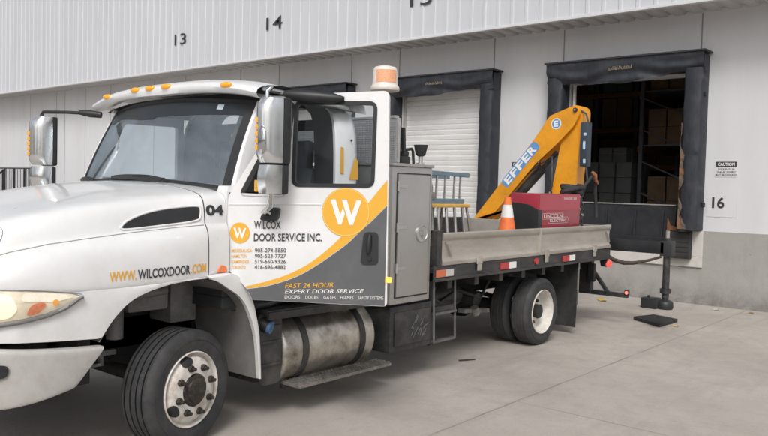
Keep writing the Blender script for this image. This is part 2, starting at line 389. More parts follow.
def circ(cx, cy, r, n=36): return [(cx + r * math.cos(2 * PI * i / n), cy + r * math.sin(2 * PI * i / n)) for i in range(n)]
def lerp(tab, x):
    if x <= tab[0][0]: return tab[0][1]
    for (a, b), (c, d) in zip(tab, tab[1:]):
        if x <= c: return b + (d - b) * (x - a) / (c - a)
    return tab[-1][1]
def smooth_curve(pts, n=8):
    out = []; P = [pts[0]] + list(pts) + [pts[-1]]
    for i in range(1, len(P) - 2):
        for j in range(n):
            t = j / n
            out.append(tuple(.5 * (2 * b + (c - a) * t + (2 * a - 5 * b + 4 * c - d) * t * t + (3 * b - a - 3 * c + d) * t ** 3) for a, b, c, d in zip(P[i - 1], P[i], P[i + 1], P[i + 2])))
    out.append(tuple(pts[-1])); return out

_tc = {}
def text_geo(s, bold=.012, shear=0.):
    k = (s, bold, shear)
    if k in _tc: return _tc[k]
    cu = bpy.data.curves.new('lettering_outline', 'FONT'); cu.body = s; cu.offset = bold; cu.resolution_u = 3; cu.shear = shear
    o = bpy.data.objects.new('lettering_outline', cu); COL.objects.link(o)
    dg = bpy.context.evaluated_depsgraph_get(); me = o.evaluated_get(dg).to_mesh()
    v = [(p.co.x, p.co.y) for p in me.vertices]; f = [tuple(p.vertices) for p in me.polygons]
    o.evaluated_get(dg).to_mesh_clear(); bpy.data.objects.remove(o); bpy.data.curves.remove(cu)
    x0 = min(a for a, _ in v); x1 = max(a for a, _ in v); y0 = min(b for _, b in v); y1 = max(b for _, b in v)
    _tc[k] = ([((a - x0) / (x1 - x0), (b - y0) / (y1 - y0)) for a, b in v], f)
    return _tc[k]
def text(bm, s, fn, bold=.012, shear=0., mi=0):
    """fn(a,b): a,b in 0..1 over the bounding box of the words"""
    v, f = text_geo(s, bold, shear)
    add(bm, [fn(a, b) for a, b in v], f, mi)

# ------------------------------------------------------------------ camera, world, light
YAW, PIT, ROL, FPX = 0.87813, 0.03972, 0.0263, 760.
F = Vector((math.sin(YAW) * math.cos(PIT), math.cos(YAW) * math.cos(PIT), -math.sin(PIT)))
R0 = Vector((math.cos(YAW), -math.sin(YAW), 0)); U0 = R0.cross(F)
RR = R0 * math.cos(ROL) + U0 * math.sin(ROL); UU = -R0 * math.sin(ROL) + U0 * math.cos(ROL)
cam = bpy.data.cameras.new('camera'); co = bpy.data.objects.new('camera', cam); COL.objects.link(co)
CP = Vector((-3.21, -4.368, 1.867))
co.matrix_world = Matrix(((RR.x, UU.x, -F.x, CP.x), (RR.y, UU.y, -F.y, CP.y), (RR.z, UU.z, -F.z, CP.z), (0, 0, 0, 1)))
cam.sensor_fit = 'HORIZONTAL'; cam.sensor_width = 36; cam.lens = FPX / 768 * 36; cam.clip_end = 2000; cam.clip_start = .05
SC.camera = co
w = bpy.data.worlds.new('World'); SC.world = w; w.use_nodes = True
nt = w.node_tree; N = nt.nodes; L = nt.links
sky = N.new('ShaderNodeTexSky'); sky.sky_type = 'NISHITA'; sky.sun_disc = False
SUN_EL, SUN_AZ = R_(46), R_(236)
sky.sun_elevation = SUN_EL; sky.sun_rotation = SUN_AZ; sky.dust_density = 4; sky.air_density = 1.0; sky.ozone_density = .6
hs = N.new('ShaderNodeHueSaturation'); hs.inputs['Saturation'].default_value = .28; hs.inputs['Value'].default_value = 1.0
L.new(sky.outputs[0], hs.inputs['Color'])
tcw = N.new('ShaderNodeTexCoord'); cn = N.new('ShaderNodeTexNoise'); cn.inputs['Scale'].default_value = 2.6; cn.inputs['Detail'].default_value = 7; cn.inputs['Roughness'].default_value = .6
mpw = N.new('ShaderNodeMapping'); mpw.inputs['Scale'].default_value = (1, 1, 2.2); L.new(tcw.outputs['Generated'], mpw.inputs['Vector']); L.new(mpw.outputs[0], cn.inputs['Vector'])
cr = N.new('ShaderNodeMapRange'); cr.inputs[1].default_value = .32; cr.inputs[2].default_value = .68; cr.inputs[3].default_value = .55; cr.inputs[4].default_value = 1.45; L.new(cn.outputs['Fac'], cr.inputs[0])
cm = N.new('ShaderNodeMix'); cm.data_type = 'RGBA'; cm.blend_type = 'MULTIPLY'; cm.inputs[0].default_value = 1; L.new(hs.outputs[0], cm.inputs[6]); L.new(cr.outputs[0], cm.inputs[7])
L.new(cm.outputs[2], N['Background'].inputs[0]); N['Background'].inputs[1].default_value = .124
sun = bpy.data.lights.new('sun', 'SUN'); sun.energy = 1.6; sun.angle = R_(20); sun.color = (1, .975, .945)
so = bpy.data.objects.new('sun', sun); COL.objects.link(so)
# direction towards the sun, azimuth measured clockwise from +Y
sd = Vector((math.sin(SUN_AZ) * math.cos(SUN_EL), math.cos(SUN_AZ) * math.cos(SUN_EL), math.sin(SUN_EL)))
so.rotation_euler = (-sd).to_track_quat('-Z', 'Y').to_euler(); so.location = sd * 40
SC.view_settings.view_transform = 'Standard'; SC.view_settings.look = 'None'; SC.view_settings.exposure = 0; SC.view_settings.gamma = 1

# ------------------------------------------------------------------ ground
bm = nb(); face(bm, [(-250, -250, 0), (250, -250, 0), (250, 250, 0), (-250, 250, 0)]); put('ground', bm, 'ground', kind='structure')

bm = nb(); rnd = random.Random(11); lo, hi_ = [], []
for i in range(161):
    a = R_(150 + 190 * i / 160); r = 95 + 8 * math.sin(i * .31); h = 7 + 2.2 * math.sin(i * .23) + rnd.uniform(-.9, .9)
    lo.append((r * math.cos(a), r * math.sin(a), -.5)); hi_.append((r * 1.02 * math.cos(a), r * 1.02 * math.sin(a), h))
grid(bm, [lo, hi_]); put('reflection_ring', bm, mat('reflection_ring_dark', (.06, .075, .055), .9, vary=.3, vscale=.3), kind='structure')  # unseen dark ring, added to give paint and chrome something to reflect

# ------------------------------------------------------------------ warehouse
XW = 10.34; XF = 10.30; ZW = 1.27; ZS = 5.0
WH = empty('warehouse', (XW, 8, 0), 'long pale warehouse with ribbed metal fascia, concrete base and black-framed loading bays', 'warehouse')
Y0, Y1 = -16., 48.
SP = [(-.25, 16), (3.85, 15), (7.85, 14)]        # outer right edge of each dock shelter
DW, PADW, XP = 2.87, .30, 9.99
ZT, ZH = 4.29, 3.93
ops = [(a + PADW, a + DW - PADW) for a, _ in SP]
# wall panels: butt-jointed boxes round the openings
bm = nb(); cur = Y0
for a, b in ops:
    box(bm, XW, XW + .22, cur, a, ZW, ZS + 2.4); box(bm, XW, XW + .22, a, b, ZH + .02, ZS + 2.4); cur = b
box(bm, XW, XW + .22, cur, Y1, ZW, ZS + 2.4)
for y in [-.12 - 4.05, -.12 - 8.1, -.1, 2.47, 4.03, 6.53, 8.0, 10.55, 12.1, 14.6, 16.2, 18.7, 20.3, 21.7, 22.3, 24.3, 28.4, 32.5, 36.5]:
    z0 = ZW
    for a, b in ops:
        if a - .35 < y < b + .35: z0 = ZT - .05
    face(bm, [(XW - .003, y - .011, z0), (XW - .003, y + .011, z0), (XW - .003, y + .011, ZS), (XW - .003, y - .011, ZS)], 1)
put('wall', bm, ['wall', 'joint'], WH)
# concrete base with the leveller pit
bm = nb(); cur = Y0; PITS = [(.12, 2.25)]
for a, b in PITS:
    box(bm, XF, XW + .22, cur, a, 0, ZW); box(bm, XF, XW + .22, a, b, 0, .82); cur = b
box(bm, XF, XW + .22, cur, Y1, 0, ZW)
put('foundation', bm, 'found', WH)
bm = nb()
box(bm, XF - .035, XF - .002, -.28, 2.65, .64, .82, .006); box(bm, XF - .035, XF - .002, -.28, -.10, .823, ZW - .004, .006); box(bm, XF - .035, XF - .002, 2.47, 2.65, .823, ZW - .004, .006)
put('pit_frame', bm, 'pit_frame', WH)
# fascia with ribs, drip edge and soffit
XS = 9.5
bm = nb(); rows = [[], []]; y = Y0; per = .305
while y < Y1:
    for dy, dx in ((0, 0), (.20, 0), (.217, -.017), (.268, -.017), (.285, 0)):
        rows[0].append((XS + dx, y + dy, 5.03)); rows[1].append((XS + dx, y + dy, 8.6))
    y += per
grid(bm, rows); put('fascia', bm, 'fascia', WH)
bm = nb(); box(bm, XS - .045, XS + .06, Y0, Y1, 4.975, 5.027, .006)
put('fascia_trim', bm, 'drip', WH)
bm = nb(); rows = [[], []]; y = Y0
while y < Y1:
    for dy, dz in ((0, 0), (.16, 0), (.185, .045), (.275, .045), (.30, 0)):
        for i, x in enumerate((XS + .062, XW - .0)): rows[i].append((x, y + dy, ZS + .005 + dz))
    y += .30
grid(bm, rows)
box(bm, XS + .05, XW, Y0, Y1, ZS + .20, ZS + .22, 0, 1)
put('soffit', bm, ['soffit', 'shadow_gap'], WH)
bm = nb(); box(bm, XS + .1, 26, Y0, Y1, 8.61, 8.8); put('roof', bm, 'soffit', WH)
# painted bay numbers on the fascia
for s, ya, yb, z0 in (('13', 13.95, 13.42, 5.69), ('14', 10.11, 9.52, 5.69), ('15', 5.60, 5.03, 5.665)):
    bm = nb(); text(bm, s, lambda a, b: (XS - .0275, ya + (yb - ya) * a, z0 + .305 * b), .004); put('painted_number', bm, 'number', WH)
# interior
bm = nb()
box(bm, XW + .22, 26, Y0, Y1, 1.05, 1.18); box(bm, 26, 26.2, Y0, Y1, 1.05, 7.4); box(bm, XW + .22, 26, Y0, Y0 + .2, 1.18, 7.2); box(bm, XW + .22, 26, Y1 - .2, Y1, 1.18, 7.2); box(bm, XW + .22, 26, Y0, Y1, 7.2, 7.4)
put('interior', bm, 'inside', WH)
# dock shelters
def shelter(y0, k, wear):
    y1 = y0 + DW; rnd = random.Random(k)
    bm = nb()
    def wv(y, z): return .010 * math.sin(9 * y + k) + .004 * math.sin(23 * y + 7 * z + 2 * k) + .008 * math.sin(5 * z - 7 * y)
    rows = []
    nY = 60
    for j in range(13):
        t = j / 12; row = []
        for i in range(nY + 1):
            s = i / nY; y = y0 - .02 + (DW + .04) * s
            sag = .05 * math.sin(PI * s) + .035 * math.sin(2.3 * PI * s + k) + .02 * math.sin(11 * s + k) + .012 * math.sin(29 * s)
            zb = ZH + .02 - .10 * (s * .4) - sag * .9
            z = ZT - (ZT - zb) * t
            fold = .035 * math.sin(3.2 * PI * (t + .25 * math.sin(3 * s * PI + k))) * t + wv(y, z) * (.3 + t)
            row.append((XP - .03 + fold * 1.0 + .06 * t * t, y, z))
        rows.append(row)
    rows.append([(x + .10, y, z + .02) for x, y, z in rows[-1]])
    grid(bm, rows)
    # closed ends and back
    box(bm, XP + .08, XW - .003, y0, y1, ZH + .06, ZT - .03)
    root = put('dock_seal', bm, 'seal', WH, smooth=50)
    bm = nb(); box(bm, XP - .06, XW - .004, y0 - .05, y1 + .05, ZT + .002, ZT + .032, .005); put('top_rail', bm, 'seal_edge', root)
    for a, b, inner in ((y0, y0 + PADW, 1), (y1 - PADW, y1, -1)):
        bm = nb(); zb = .0
        z0_, z1_ = ZW + .01, ZH + .10; n = 34
        outl = []
        for j in range(n + 1):
            z = z0_ + (z1_ - z0_) * j / n
            jit = lambda q: .010 * math.sin(7 * z + q + k) + .008 * math.sin(17 * z + 2 * q)
            ring = [(XW - .004, a, z), (XP + .03, a + jit(1) * .3, z), (XP + jit(2), a + .03 + jit(3), z), (XP + jit(4) - .01, (a + b) / 2, z), (XP + jit(5), b - .03 + jit(6), z), (XP + .03, b + jit(7) * .3, z), (XW - .004, b, z)]
            outl.append(ring)
        grid(bm, outl)
        bm.faces.new([bm.verts.new(p) for p in outl[0]]); bm.faces.new([bm.verts.new(p) for p in outl[-1][::-1]])
        pad = put('side_pad', bm, 'seal', root, smooth=60)
        if wear:
            bm = nb(); n = 30; rows = []
            zt = 3.1 if inner == 1 else 2.0
            for j in range(n + 1):
                z = 1.30 + (zt - 1.30) * j / n
                yb = b if inner == 1 else a
                wd = (.07 + .05 * math.sin(6 * z) + .03 * math.sin(15 * z + 1)) * (1 - .6 * j / n) + rnd.uniform(-.012, .012)
                rows.append([(XP - .012 + rnd.uniform(-.02, .004), yb - inner * (wd * q - .012), z) for q in (0, .35, .7, 1)] )
            grid(bm, rows); put('worn_foam', bm, 'seal_wear', pad)
    # loading guide stencil on the head
    bm = nb(); yc = (y0 + y1) / 2
    for i in range(22):                                              # worn, no longer readable stencil
        u = i / 21; ya = yc + .20 - .42 * u; zz = ZH + .15 + rnd.uniform(0, .02); h_ = rnd.uniform(.025, .065)
        face(bm, [(XP - .062, ya, zz), (XP - .062, ya - rnd.uniform(.006, .02), zz), (XP - .062, ya - .012, zz + h_), (XP - .062, ya - .002, zz + h_)])
    put('worn_stencil', bm, M['seal_text'], root)
    return root
M['seal_text'] = mat('seal_lettering', (.22, .18, .13), .7, vary=.4, vscale=20)
for (y0, num) in SP: shelter(y0, num, num == 16)
# small lock on the shelters' outer sides
bm = nb(); box(bm, XP + .1, XP + .16, -.29, -.255, 3.55, 3.62, .008); put('latch', bm, 'rail_black', WH)
bm = nb(); box(bm, XP + .2, XP + .27, -.30, -.255, 1.68, 1.76, .008); put('latch', bm, 'rail_black', WH)
# roller doors behind shelters 15 and 14
for (y0, num) in SP[1:]:
    bm = nb(); a, b = y0 + PADW, y0 + DW - PADW; z = ZW - .02; rows = []
    while z < ZH + .05:
        for dz, dx in ((0, 0), (.010, .006), (.022, .006), (.034, 0), (.10, -.003)): rows.append([(XW + .10 + dx, a, z + dz), (XW + .10 + dx, b, z + dz)])
        z += .112
    grid(bm, rows)
    dr = put('roller_door', bm, 'rollup', WH)
    bm = nb(); box(bm, XW + .03, XW + .095, a, a + .05, ZW, ZH, .004); box(bm, XW + .03, XW + .095, b - .05, b, ZW, ZH, .004); put('guide_rail', bm, 'alum', dr)
bm = nb(); box(bm, XW + .04, XW + .10, ops[0][1] - .09, ops[0][1] - .05, ZW, ZH, .004); put('guide_rail', bm, 'white_vinyl', WH)
# leveller plate standing up in bay 16
bm = nb()
obox(bm, (10.34, 1.24, .86), (10.42, 1.24, 1.68), 2.02, .05, (1, 0, 0), .008)
for y in (.45, .95, 1.5, 2.0): obox(bm, (10.30, y, .90), (10.375, y, 1.58), .03, .03, (1, 0, 0), .004)
box(bm, 10.27, 10.33, .22, 2.24, 1.02, 1.12, .01); box(bm, 10.32, 10.55, .13, 2.24, .83, .86, .004)
lv = put('dock_leveller', bm, 'steel_dark', WH)
bm = nb(); obox(bm, (10.403, .24, 1.69), (10.403, 2.24, 1.69), .055, .022, (0, 0, 1), .005); put('lip_edge', bm, 'alum', lv)
for a, b in ((-.11, .29), (2.2, 2.58)):
    bm = nb(); box(bm, 10.12, 10.262, a, b, .78, 1.24, .012)
    for i in range(5): box(bm, 10.112, 10.13, a + .02, b - .02, .81 + .085 * i, .87 + .085 * i, .006)
    bp = put('dock_bumper', bm, 'rubber', WH)
bm = nb(); prism(bm, [[(.31, 1.26), (.14, 1.25), (.15, 1.32), (.25, 1.34), (.31, 1.47)]], lambda a, z, d: (10.20 + d, a, z), 0, .02); put('rusty_bracket', bm, 'rust', WH)

# signs
def caution(yL, z0, label):
    w_, h_ = .36, .27
    root = empty('caution_sign', (XW, yL - w_ / 2, z0), label, 'sign', 'caution signs beside the loading bays')
    bm = nb(); box(bm, XW - .006, XW - .001, yL - w_, yL, z0, z0 + h_, 0); pl = put('panel', bm, 'wall', root)
    bm = nb(); box(bm, XW - .0085, XW - .0062, yL - w_ + .015, yL - .015, z0 + h_ * .62, z0 + h_ - .012); put('header', bm, 'number', root)
    bm = nb(); text(bm, 'CAUTION', lambda a, b: (XW - .011, yL - .045 - (w_ - .09) * a, z0 + h_ * .69 + .055 * b), .02); put('lettering', bm, 'white_vinyl', root)
    bm = nb()
    for i, (s, q) in enumerate((('DOCK PLATE IN', .72), ('TRAILER WHEELS', .84), ('MUST BE CHOCKED', .92))):
        text(bm, s, lambda a, b: (XW - .009, yL - w_ * (1 - q) / 2 - w_ * q * a, z0 + .115 - .047 * i + .03 * b), .01)
    put('lettering', bm, 'number', root)
caution(-.41, 2.20, 'white CAUTION notice on the wall right of the open dark bay')
caution(3.55, 2.20, 'white CAUTION notice on the wall strip behind the orange crane boom')
root = empty('bay_number_sign', (XW, -.5, 1.6), 'white placard stencilled 16 on the wall below the CAUTION notice', 'sign')
bm = nb(); box(bm, XW - .006, XW - .001, -.80, -.30, 1.52, 1.98, 0); put('panel', bm, 'wall', root)
bm = nb(); text(bm, '16', lambda a, b: (XW - .009, -.385 - .20 * a, 1.665 + .195 * b), .03); put('lettering', bm, 'number', root)

# warehouse contents seen through the open bay
def rack(x0, x1, y0, y1, label):
    root = empty('storage_rack', ((x0 + x1) / 2, (y0 + y1) / 2, 1.18), label, 'rack')
    for x in (x0, (x0 + x1) / 2, x1):
        bm = nb()
        for y in (y0, y1): box(bm, x - .04, x + .04, y - .04, y + .04, 1.18, 5.2)
        for i in range(5): obox(bm, (x, y0 + .04, 1.5 + .7 * i), (x, y1 - .04, 1.9 + .7 * i), .03, .03)
        put('upright', bm, 'rack_steel', root)
    for z in (2.95, 4.15):
        for y in (y0 - .05, y1 + .05):
            bm = nb(); box(bm, x0 - .04, x1 + .04, y - .02, y + .02, z - .12, z); put('beam', bm, M['rack_beam'], root)
        bm = nb(); box(bm, x0, x1, y0 + .05, y1 - .05, z + .001, z + .03); put('shelf', bm, 'rack_steel', root)
M['rack_beam'] = mat('rack_beam_orange', (.34, .14, .04), .6, vary=.2)
rack(13.6, 18.4, 1.15, 2.15, 'dark pallet rack stacked with cartons deep inside the open bay')
def cross_rack(x, y0, y1, label):
    root = empty('storage_rack', (x + .5, (y0 + y1) / 2, 1.18), label, 'rack'); n = 4
    for i in range(n + 1):
        y = y0 + (y1 - y0) * i / n; bm = nb()
        for dx in (0, 1.0): box(bm, x + dx - .04, x + dx + .04, y - .05, y + .05, 1.18, 5.4)
        put('upright', bm, 'rack_steel', root)
    for z in (2.62, 3.62, 4.55):
        for dx in (-.05, 1.05):
            bm = nb(); box(bm, x + dx - .02, x + dx + .02, y0, y1, z - .12, z); put('beam', bm, M['rack_beam'], root)
        bm = nb(); box(bm, x + .05, x + .95, y0, y1, z + .001, z + .03); put('shelf', bm, 'rack_steel', root)
cross_rack(16.4, 2.3, 6.7, 'wide pallet rack full of brown cartons facing the open bay')
def load(name, x0, x1, y0, y1, z0, z1, m, label, cat, group=None, nx=2, ny=2, nz=2):
    bm = nb(); g = .012
    dx, dy, dz = (x1 - x0) / nx, (y1 - y0) / ny, (z1 - z0) / nz
    for i in range(nx):
        for j in range(ny):
            for k in range(nz):
                s = random.uniform(0, .02)
                box(bm, x0 + dx * i + g + s, x0 + dx * (i + 1) - g, y0 + dy * j + g, y0 + dy * (j + 1) - g - s, z0 + dz * k, z0 + dz * (k + 1) - .006, .01)
    put(name, bm, m, label=label, cat=cat, group=group, base=True)
rk = random.Random(21)
for k, (z, nm) in enumerate(((1.19, 'floor level'), (2.655, 'first shelf'), (3.655, 'second shelf'), (4.585, 'top shelf'))):
    for j in range(4):
        y = 5.65 - 1.1 * j; h = rk.uniform(.5, .82) * (1.3 if k == 0 else 1)
        load('carton', 16.45, 17.3, y + .04 + rk.uniform(0, .08), y + .95, z, z + h, ['carton', 'carton_dark', 'carton', 'carton_pale'][(j * 3 + k * 5 + (j * k)) % 4], ('leftmost', 'second', 'third', 'rightmost')[j] + ' carton stack at the ' + nm + ' of the wide rack facing the bay', 'carton', 'cartons on the wide rack facing the bay', 1, 2, 2)
load('pallet_load', 13.6, 14.8, 2.35, 3.55, 1.182, 2.6, 'carton_pale', 'pale wrapped pallet load on the warehouse floor behind the crane', 'pallet load', None, 3, 3, 4)
load('carton', 13.9, 14.6, 2.6, 3.3, 2.60, 2.95, 'carton_pale', 'single pale carton lying on top of the wrapped pallet load', 'carton')
gi = 'cartons on the dark storage rack'
for i, (x, z, h, m, lab) in enumerate((
    (13.7, 2.985, .8, 'carton', 'brown carton stack on the middle shelf nearest the bay opening'),
    (14.8, 2.985, .65, 'carton_pale', 'grey carton stack second along the middle shelf'),
    (16.1, 2.985, .9, 'carton', 'tall brown carton stack third along the middle shelf'),
    (17.3, 2.985, .7, 'carton_pale', 'grey carton stack at the far end of the middle shelf'),
    (13.75, 4.185, .55, 'carton', 'brown carton stack on the top shelf nearest the bay opening'),
    (15.0, 4.185, .8, M['rack_beam'], 'orange-brown carton stack on the top shelf'),
    (16.3, 4.185, .6, 'carton', 'low brown carton stack farther along the top shelf'),
    (13.8, 1.19, 1.1, 'carton', 'brown carton stack on the floor under the rack'),
    (15.2, 1.19, .9, 'carton_pale', 'grey carton stack on the floor under the rack'))):
    load('carton', x, x + .9, 1.22, 2.08, z, z + h, m, lab, 'carton', gi, 2, 2, 2)

# railing and landing at the far left
root = empty('stair_railing', (9, 23, 1.2), 'black metal railing with thin balusters beside the wall, far left', 'railing')
bm = nb()
for z in (2.21, 1.38): obox(bm, (8.9, 20.9, z), (8.9, 27, z), .04, .04)
put('rail', bm, 'rail_black', root)
bm = nb(); 
for i in range(9): obox(bm, (8.9, 20.9 + .75 * i, 1.21), (8.9, 20.9 + .75 * i, 2.19), .05, .05, (1, 0, 0))
put('post', bm, 'rail_black', root)
bm = nb()
for i in range(56): cyl(bm, (8.9, 20.97 + .108 * i, 1.385), (8.9, 20.97 + .108 * i, 2.2), .010, n=6)
put('baluster', bm, 'rail_black', root)
bm = nb(); obox(bm, (8.5, 22.3, 2.14), (8.5, 25.6, .95), .045, .045); 
for i in range(4): obox(bm, (8.5, 22.4 + i, 2.1 - .36 * i), (8.5, 22.4 + i, 1.2 - .36 * i), .04, .04, (1, 0, 0))
put('stair_rail', bm, 'rail_black', root)
bm = nb(); box(bm, 8.6, XF - .01, 20.8, 27.2, 0, 1.2, .01)
for i in range(6): box(bm, 8.2, 8.595, 22.3 + .3 * i, 25.6, 1.0 - .19 * i - .19, 1.0 - .19 * i, .005)
put('stair_landing', bm, 'found', None, 'grey concrete landing with steps under the black railing', 'landing', base=True)

# ------------------------------------------------------------------ the truck (X towards its tail, Y away from the camera, front axle at X=0)
TR = empty('service_truck', (2.6, 1.22, 0), 'white and grey flatbed service truck numbered 04 with its driver door open', 'truck')
CY = 1.22
def mir(y): return 2 * CY - y
T_y0 = [(-1.46, .66), (-1.42, .42), (-1.36, .28), (-1.28, .185), (-1.15, .115), (-.95, .065), (-.7, .035), (-.4, .022), (.17, .022), (.45, .03)]
T_cr = [(-1.46, 1.33), (-1.28, 1.375), (-1.15, 1.42), (-.95, 1.462), (-.7, 1.492), (-.4, 1.522), (-.1, 1.545), (.17, 1.562), (.45, 1.572)]
T_sh = [(-1.46, 1.47), (-1.28, 1.57), (-1.15, 1.61), (-.95, 1.66), (-.7, 1.705), (-.4, 1.742), (-.1, 1.768), (.17, 1.785), (.45, 1.80)]
T_ce = [(-1.46, 1.55), (-1.28, 1.60), (-1.15, 1.64), (-.95, 1.685), (-.7, 1.74), (-.4, 1.81), (-.1, 1.86), (.17, 1.872), (.45, 1.876)]
def hood_row(x):
    y0, c, s, e, m = lerp(T_y0, x), lerp(T_cr, x), lerp(T_sh, x), lerp(T_ce, x), 1.172 + .018 * (x + .8)
    half = [(y0 + .012, m), (y0 + .004, m + .015), (y0, m + .09), (y0 + .012, c - .10), (y0 + .045, c - .035), (y0 + .085, c - .004), (y0 + .118, c + .008), (y0 + .132, c + .03),
            (y0 + .15, c + (s - c) * .5), (y0 + .185, s - .035), (y0 + .24, s), (y0 + .36, s + .30 * (e - s)), (y0 + .56, s + .66 * (e - s)), (y0 + .8, s + .9 * (e - s))]
    k = min(1, max(0, (x + .12) / .40)); k = k * k * (3 - 2 * k)
    fl = [.075, .070, .066, .070, .082, .098, .106, .108, .112, .128, .165, .27, .5, .78]
    half = [(y if fl[i] is None else y + (fl[i] - y) * k, z) for i, (y, z) in enumerate(half)]
    row = [(x, y, z) for y, z in half] + [(x, CY, e)] + [(x, mir(y), z) for y, z in half[::-1]]
    return row
xs = [-1.46, -1.43, -1.38, -1.30, -1.2, -1.08, -.94, -.8, -.65, -.5, -.35, -.2, -.05, .08, .17]
bm = nb(); grid(bm, [hood_row(x) for x in xs])
fr = [v.co.copy() for v in bm.verts][:29]
bm.faces.new([bm.verts.new(p) for p in fr])
hood = put('hood', bm, 'white_paint', TR, smooth=60, subsurf=2)
bm = nb(); grid(bm, [hood_row(x) for x in (.178, .23, .29, .362)])
cowl = put('cowl', bm, 'white_paint', TR, smooth=60, subsurf=2)
bm = nb(); grid(bm, [[(x, y + .012, z - .006) for x, y, z in hood_row(x)] for x in (.165, .185)]); put('gap_crease_line', bm, 'black_dull', cowl)
# ray casting on the finished skin for lettering and trims
dg = bpy.context.evaluated_depsgraph_get()
def bvh_of(objs):
    vs, fs = [], []
    for o in objs:
        me = o.evaluated_get(dg).to_mesh(); b0 = len(vs); W = WORLD[o]
        vs += [v.co + W for v in me.vertices]; fs += [[b0 + i for i in p.vertices] for p in me.polygons]
    return BVHTree.FromPolygons(vs, fs)
SK = bvh_of([hood, cowl])
def skin(x, z, off=.004):
    h, n, i, d = SK.ray_cast(Vector((x, -2, z)), Vector((0, 1, 0)))
    if h is None: return Vector((x, lerp(T_y0, x) - off, z))
    if n.y > 0: n = -n
    return h + n * off
def decal(outline, off, cuts=5, holes=()):
    """finely triangulated outline in (x,z) laid on the hood skin"""
    t = bmesh.new(); es = []
    for lp in (outline, *holes):
        vs = [t.verts.new((a, b, 0)) for a, b in lp]
        es += [t.edges.new((vs[i], vs[(i + 1) % len(vs)])) for i in range(len(vs))]
    bmesh.ops.triangle_fill(t, edges=es, use_beauty=True)
    for _ in range(3):
        bmesh.ops.subdivide_edges(t, edges=[e for e in t.edges if e.calc_length() > .05], cuts=1)
        bmesh.ops.triangulate(t, faces=t.faces[:])
    for v in t.verts: v.co = skin(v.co.x, v.co.y, off)
    return t
# hinge pillar between cowl and door
bm = nb(); prism(bm, [rpoly([(.365, 1.20), (.377, 1.20), (.380, 1.80), (.47, 1.825), (.44, 1.855), (.38, 1.85), (.365, 1.80)], .004)], lambda a, z, d: (a, .108 + d, z), 0, .12); put('hinge_pillar', bm, 'white_paint', TR, smooth=30)
# air vents
VO = smooth_curve([(-.475, 1.555), (-.42, 1.60), (-.30, 1.645), (-.15, 1.676), (.02, 1.695), (.115, 1.70), (.145, 1.685), (.14, 1.63), (.12, 1.602), (.02, 1.582), (-.15, 1.566), (-.32, 1.552), (-.44, 1.545), (-.475, 1.555)], 5)[:-1]
t = decal(VO, .004); v1 = put('air_vent', t, 'black_plastic', hood, smooth=60)
bm = nb(); tube(bm, [skin(a, b, .003) for a, b in VO + VO[:2]], .008, 8, cap=False); put('vent_rim', bm, 'white_paint', hood, smooth=60)
bm = nb(); tube(bm, [skin(x, lerp(T_cr, x) + .004, .0) for x in [-1.26 + 1.42 * i / 60 for i in range(61)]], .0045, 6); put('gap_crease_line', bm, M['seam'], hood, smooth=60)  # shading of the hood crease, drawn as a thin grey line
# side lettering
def side_text(par, parts, x0, x1, z0, z1, h):
    for s, a, b, m in parts:
        bm = nb()
        def fn(u, v):
            x = x0 + (x1 - x0) * (a + (b - a) * u); z = z0 + (z1 - z0) * (a + (b - a) * u) + h * v
            return skin(x, z, .004)
        text(bm, s, fn, .006); put('lettering', bm, m, par)
for wd, a, e, m in (('WWW.', 0, .245, 'orange_vinyl'), ('WILCOXDOOR', .258, .80, 'dark_letter'), ('.COM', .812, 1, 'orange_vinyl')):
    bm = nb(); text(bm, wd, lambda u, v: skin(-.62 + .765 * (a + (e - a) * u), 1.222 + .012 * (a + (e - a) * u) + .064 * v, .004), .022); put('lettering', bm, m, hood)
bm = nb(); text(bm, '04', lambda u, v: skin(.185 + .150 * u, 1.632 + .078 * v, .004), .045); put('lettering', bm, 'number', cowl)
# amber side marker behind the arch
bm = nb(); prism(bm, [rpoly([(.245, 1.222), (.338, 1.222), (.325, 1.262), (.285, 1.275)], .012)], lambda a, b, d: skin(a, b, .004 + d), .012, 0); put('side_marker', bm, M['lamp_orange'], cowl)
# grille surround line at the nose
NO = [(-1.25, 1.425), (-1.195, 1.48), (-1.168, 1.545), (-1.185, 1.575), (-1.24, 1.590)]
bm = nb(); tube(bm, [skin(a, b, .0) for a, b in smooth_curve(NO, 6)], .007, 8); put('grille_trim', bm, 'alum', hood, smooth=60)

# fender side below the seam, with the wheel arch
ARCH = smooth_curve([(-.675, .85), (-.573, .989), (-.437, 1.098), (-.229, 1.160), (-.009, 1.185), (.14, 1.19)], 6)
def arch_z(x):
    return lerp(ARCH, x) if x >= -.675 else .868 + .03 * min(1, (-.675 - x) / .6)
bm = nb(); rows = []
for i in range(66):
    x = -1.44 + (.20 + 1.44) * i / 65
    zb = arch_z(x); zt = 1.178 + .018 * (x + .8); y0 = lerp(T_y0, x) + .006
    if zt - zb < .004: zt = zb + .004
    rows.append([(x, y0 + .05, zb + .004), (x, y0 + .004, zb), (x, y0, zb + (zt - zb) * .35), (x, y0, zb + (zt - zb) * .75), (x, y0 + .005, zt - .006), (x, y0 + .02, zt)])
grid(bm, rows)
fender = put('fender', bm, 'white_paint', TR, smooth=50)
IN = smooth_curve([(.14, 1.186), (.22, 1.163), (.30, 1.115), (.44, 1.02), (.53, .88), (.595, .68), (.627, .385)], 6)
OU = smooth_curve([(.14, 1.20), (.375, 1.205), (.475, 1.105), (.535, 1.025), (.585, .89), (.63, .68), (.65, .38)], 6)
bm = nb()
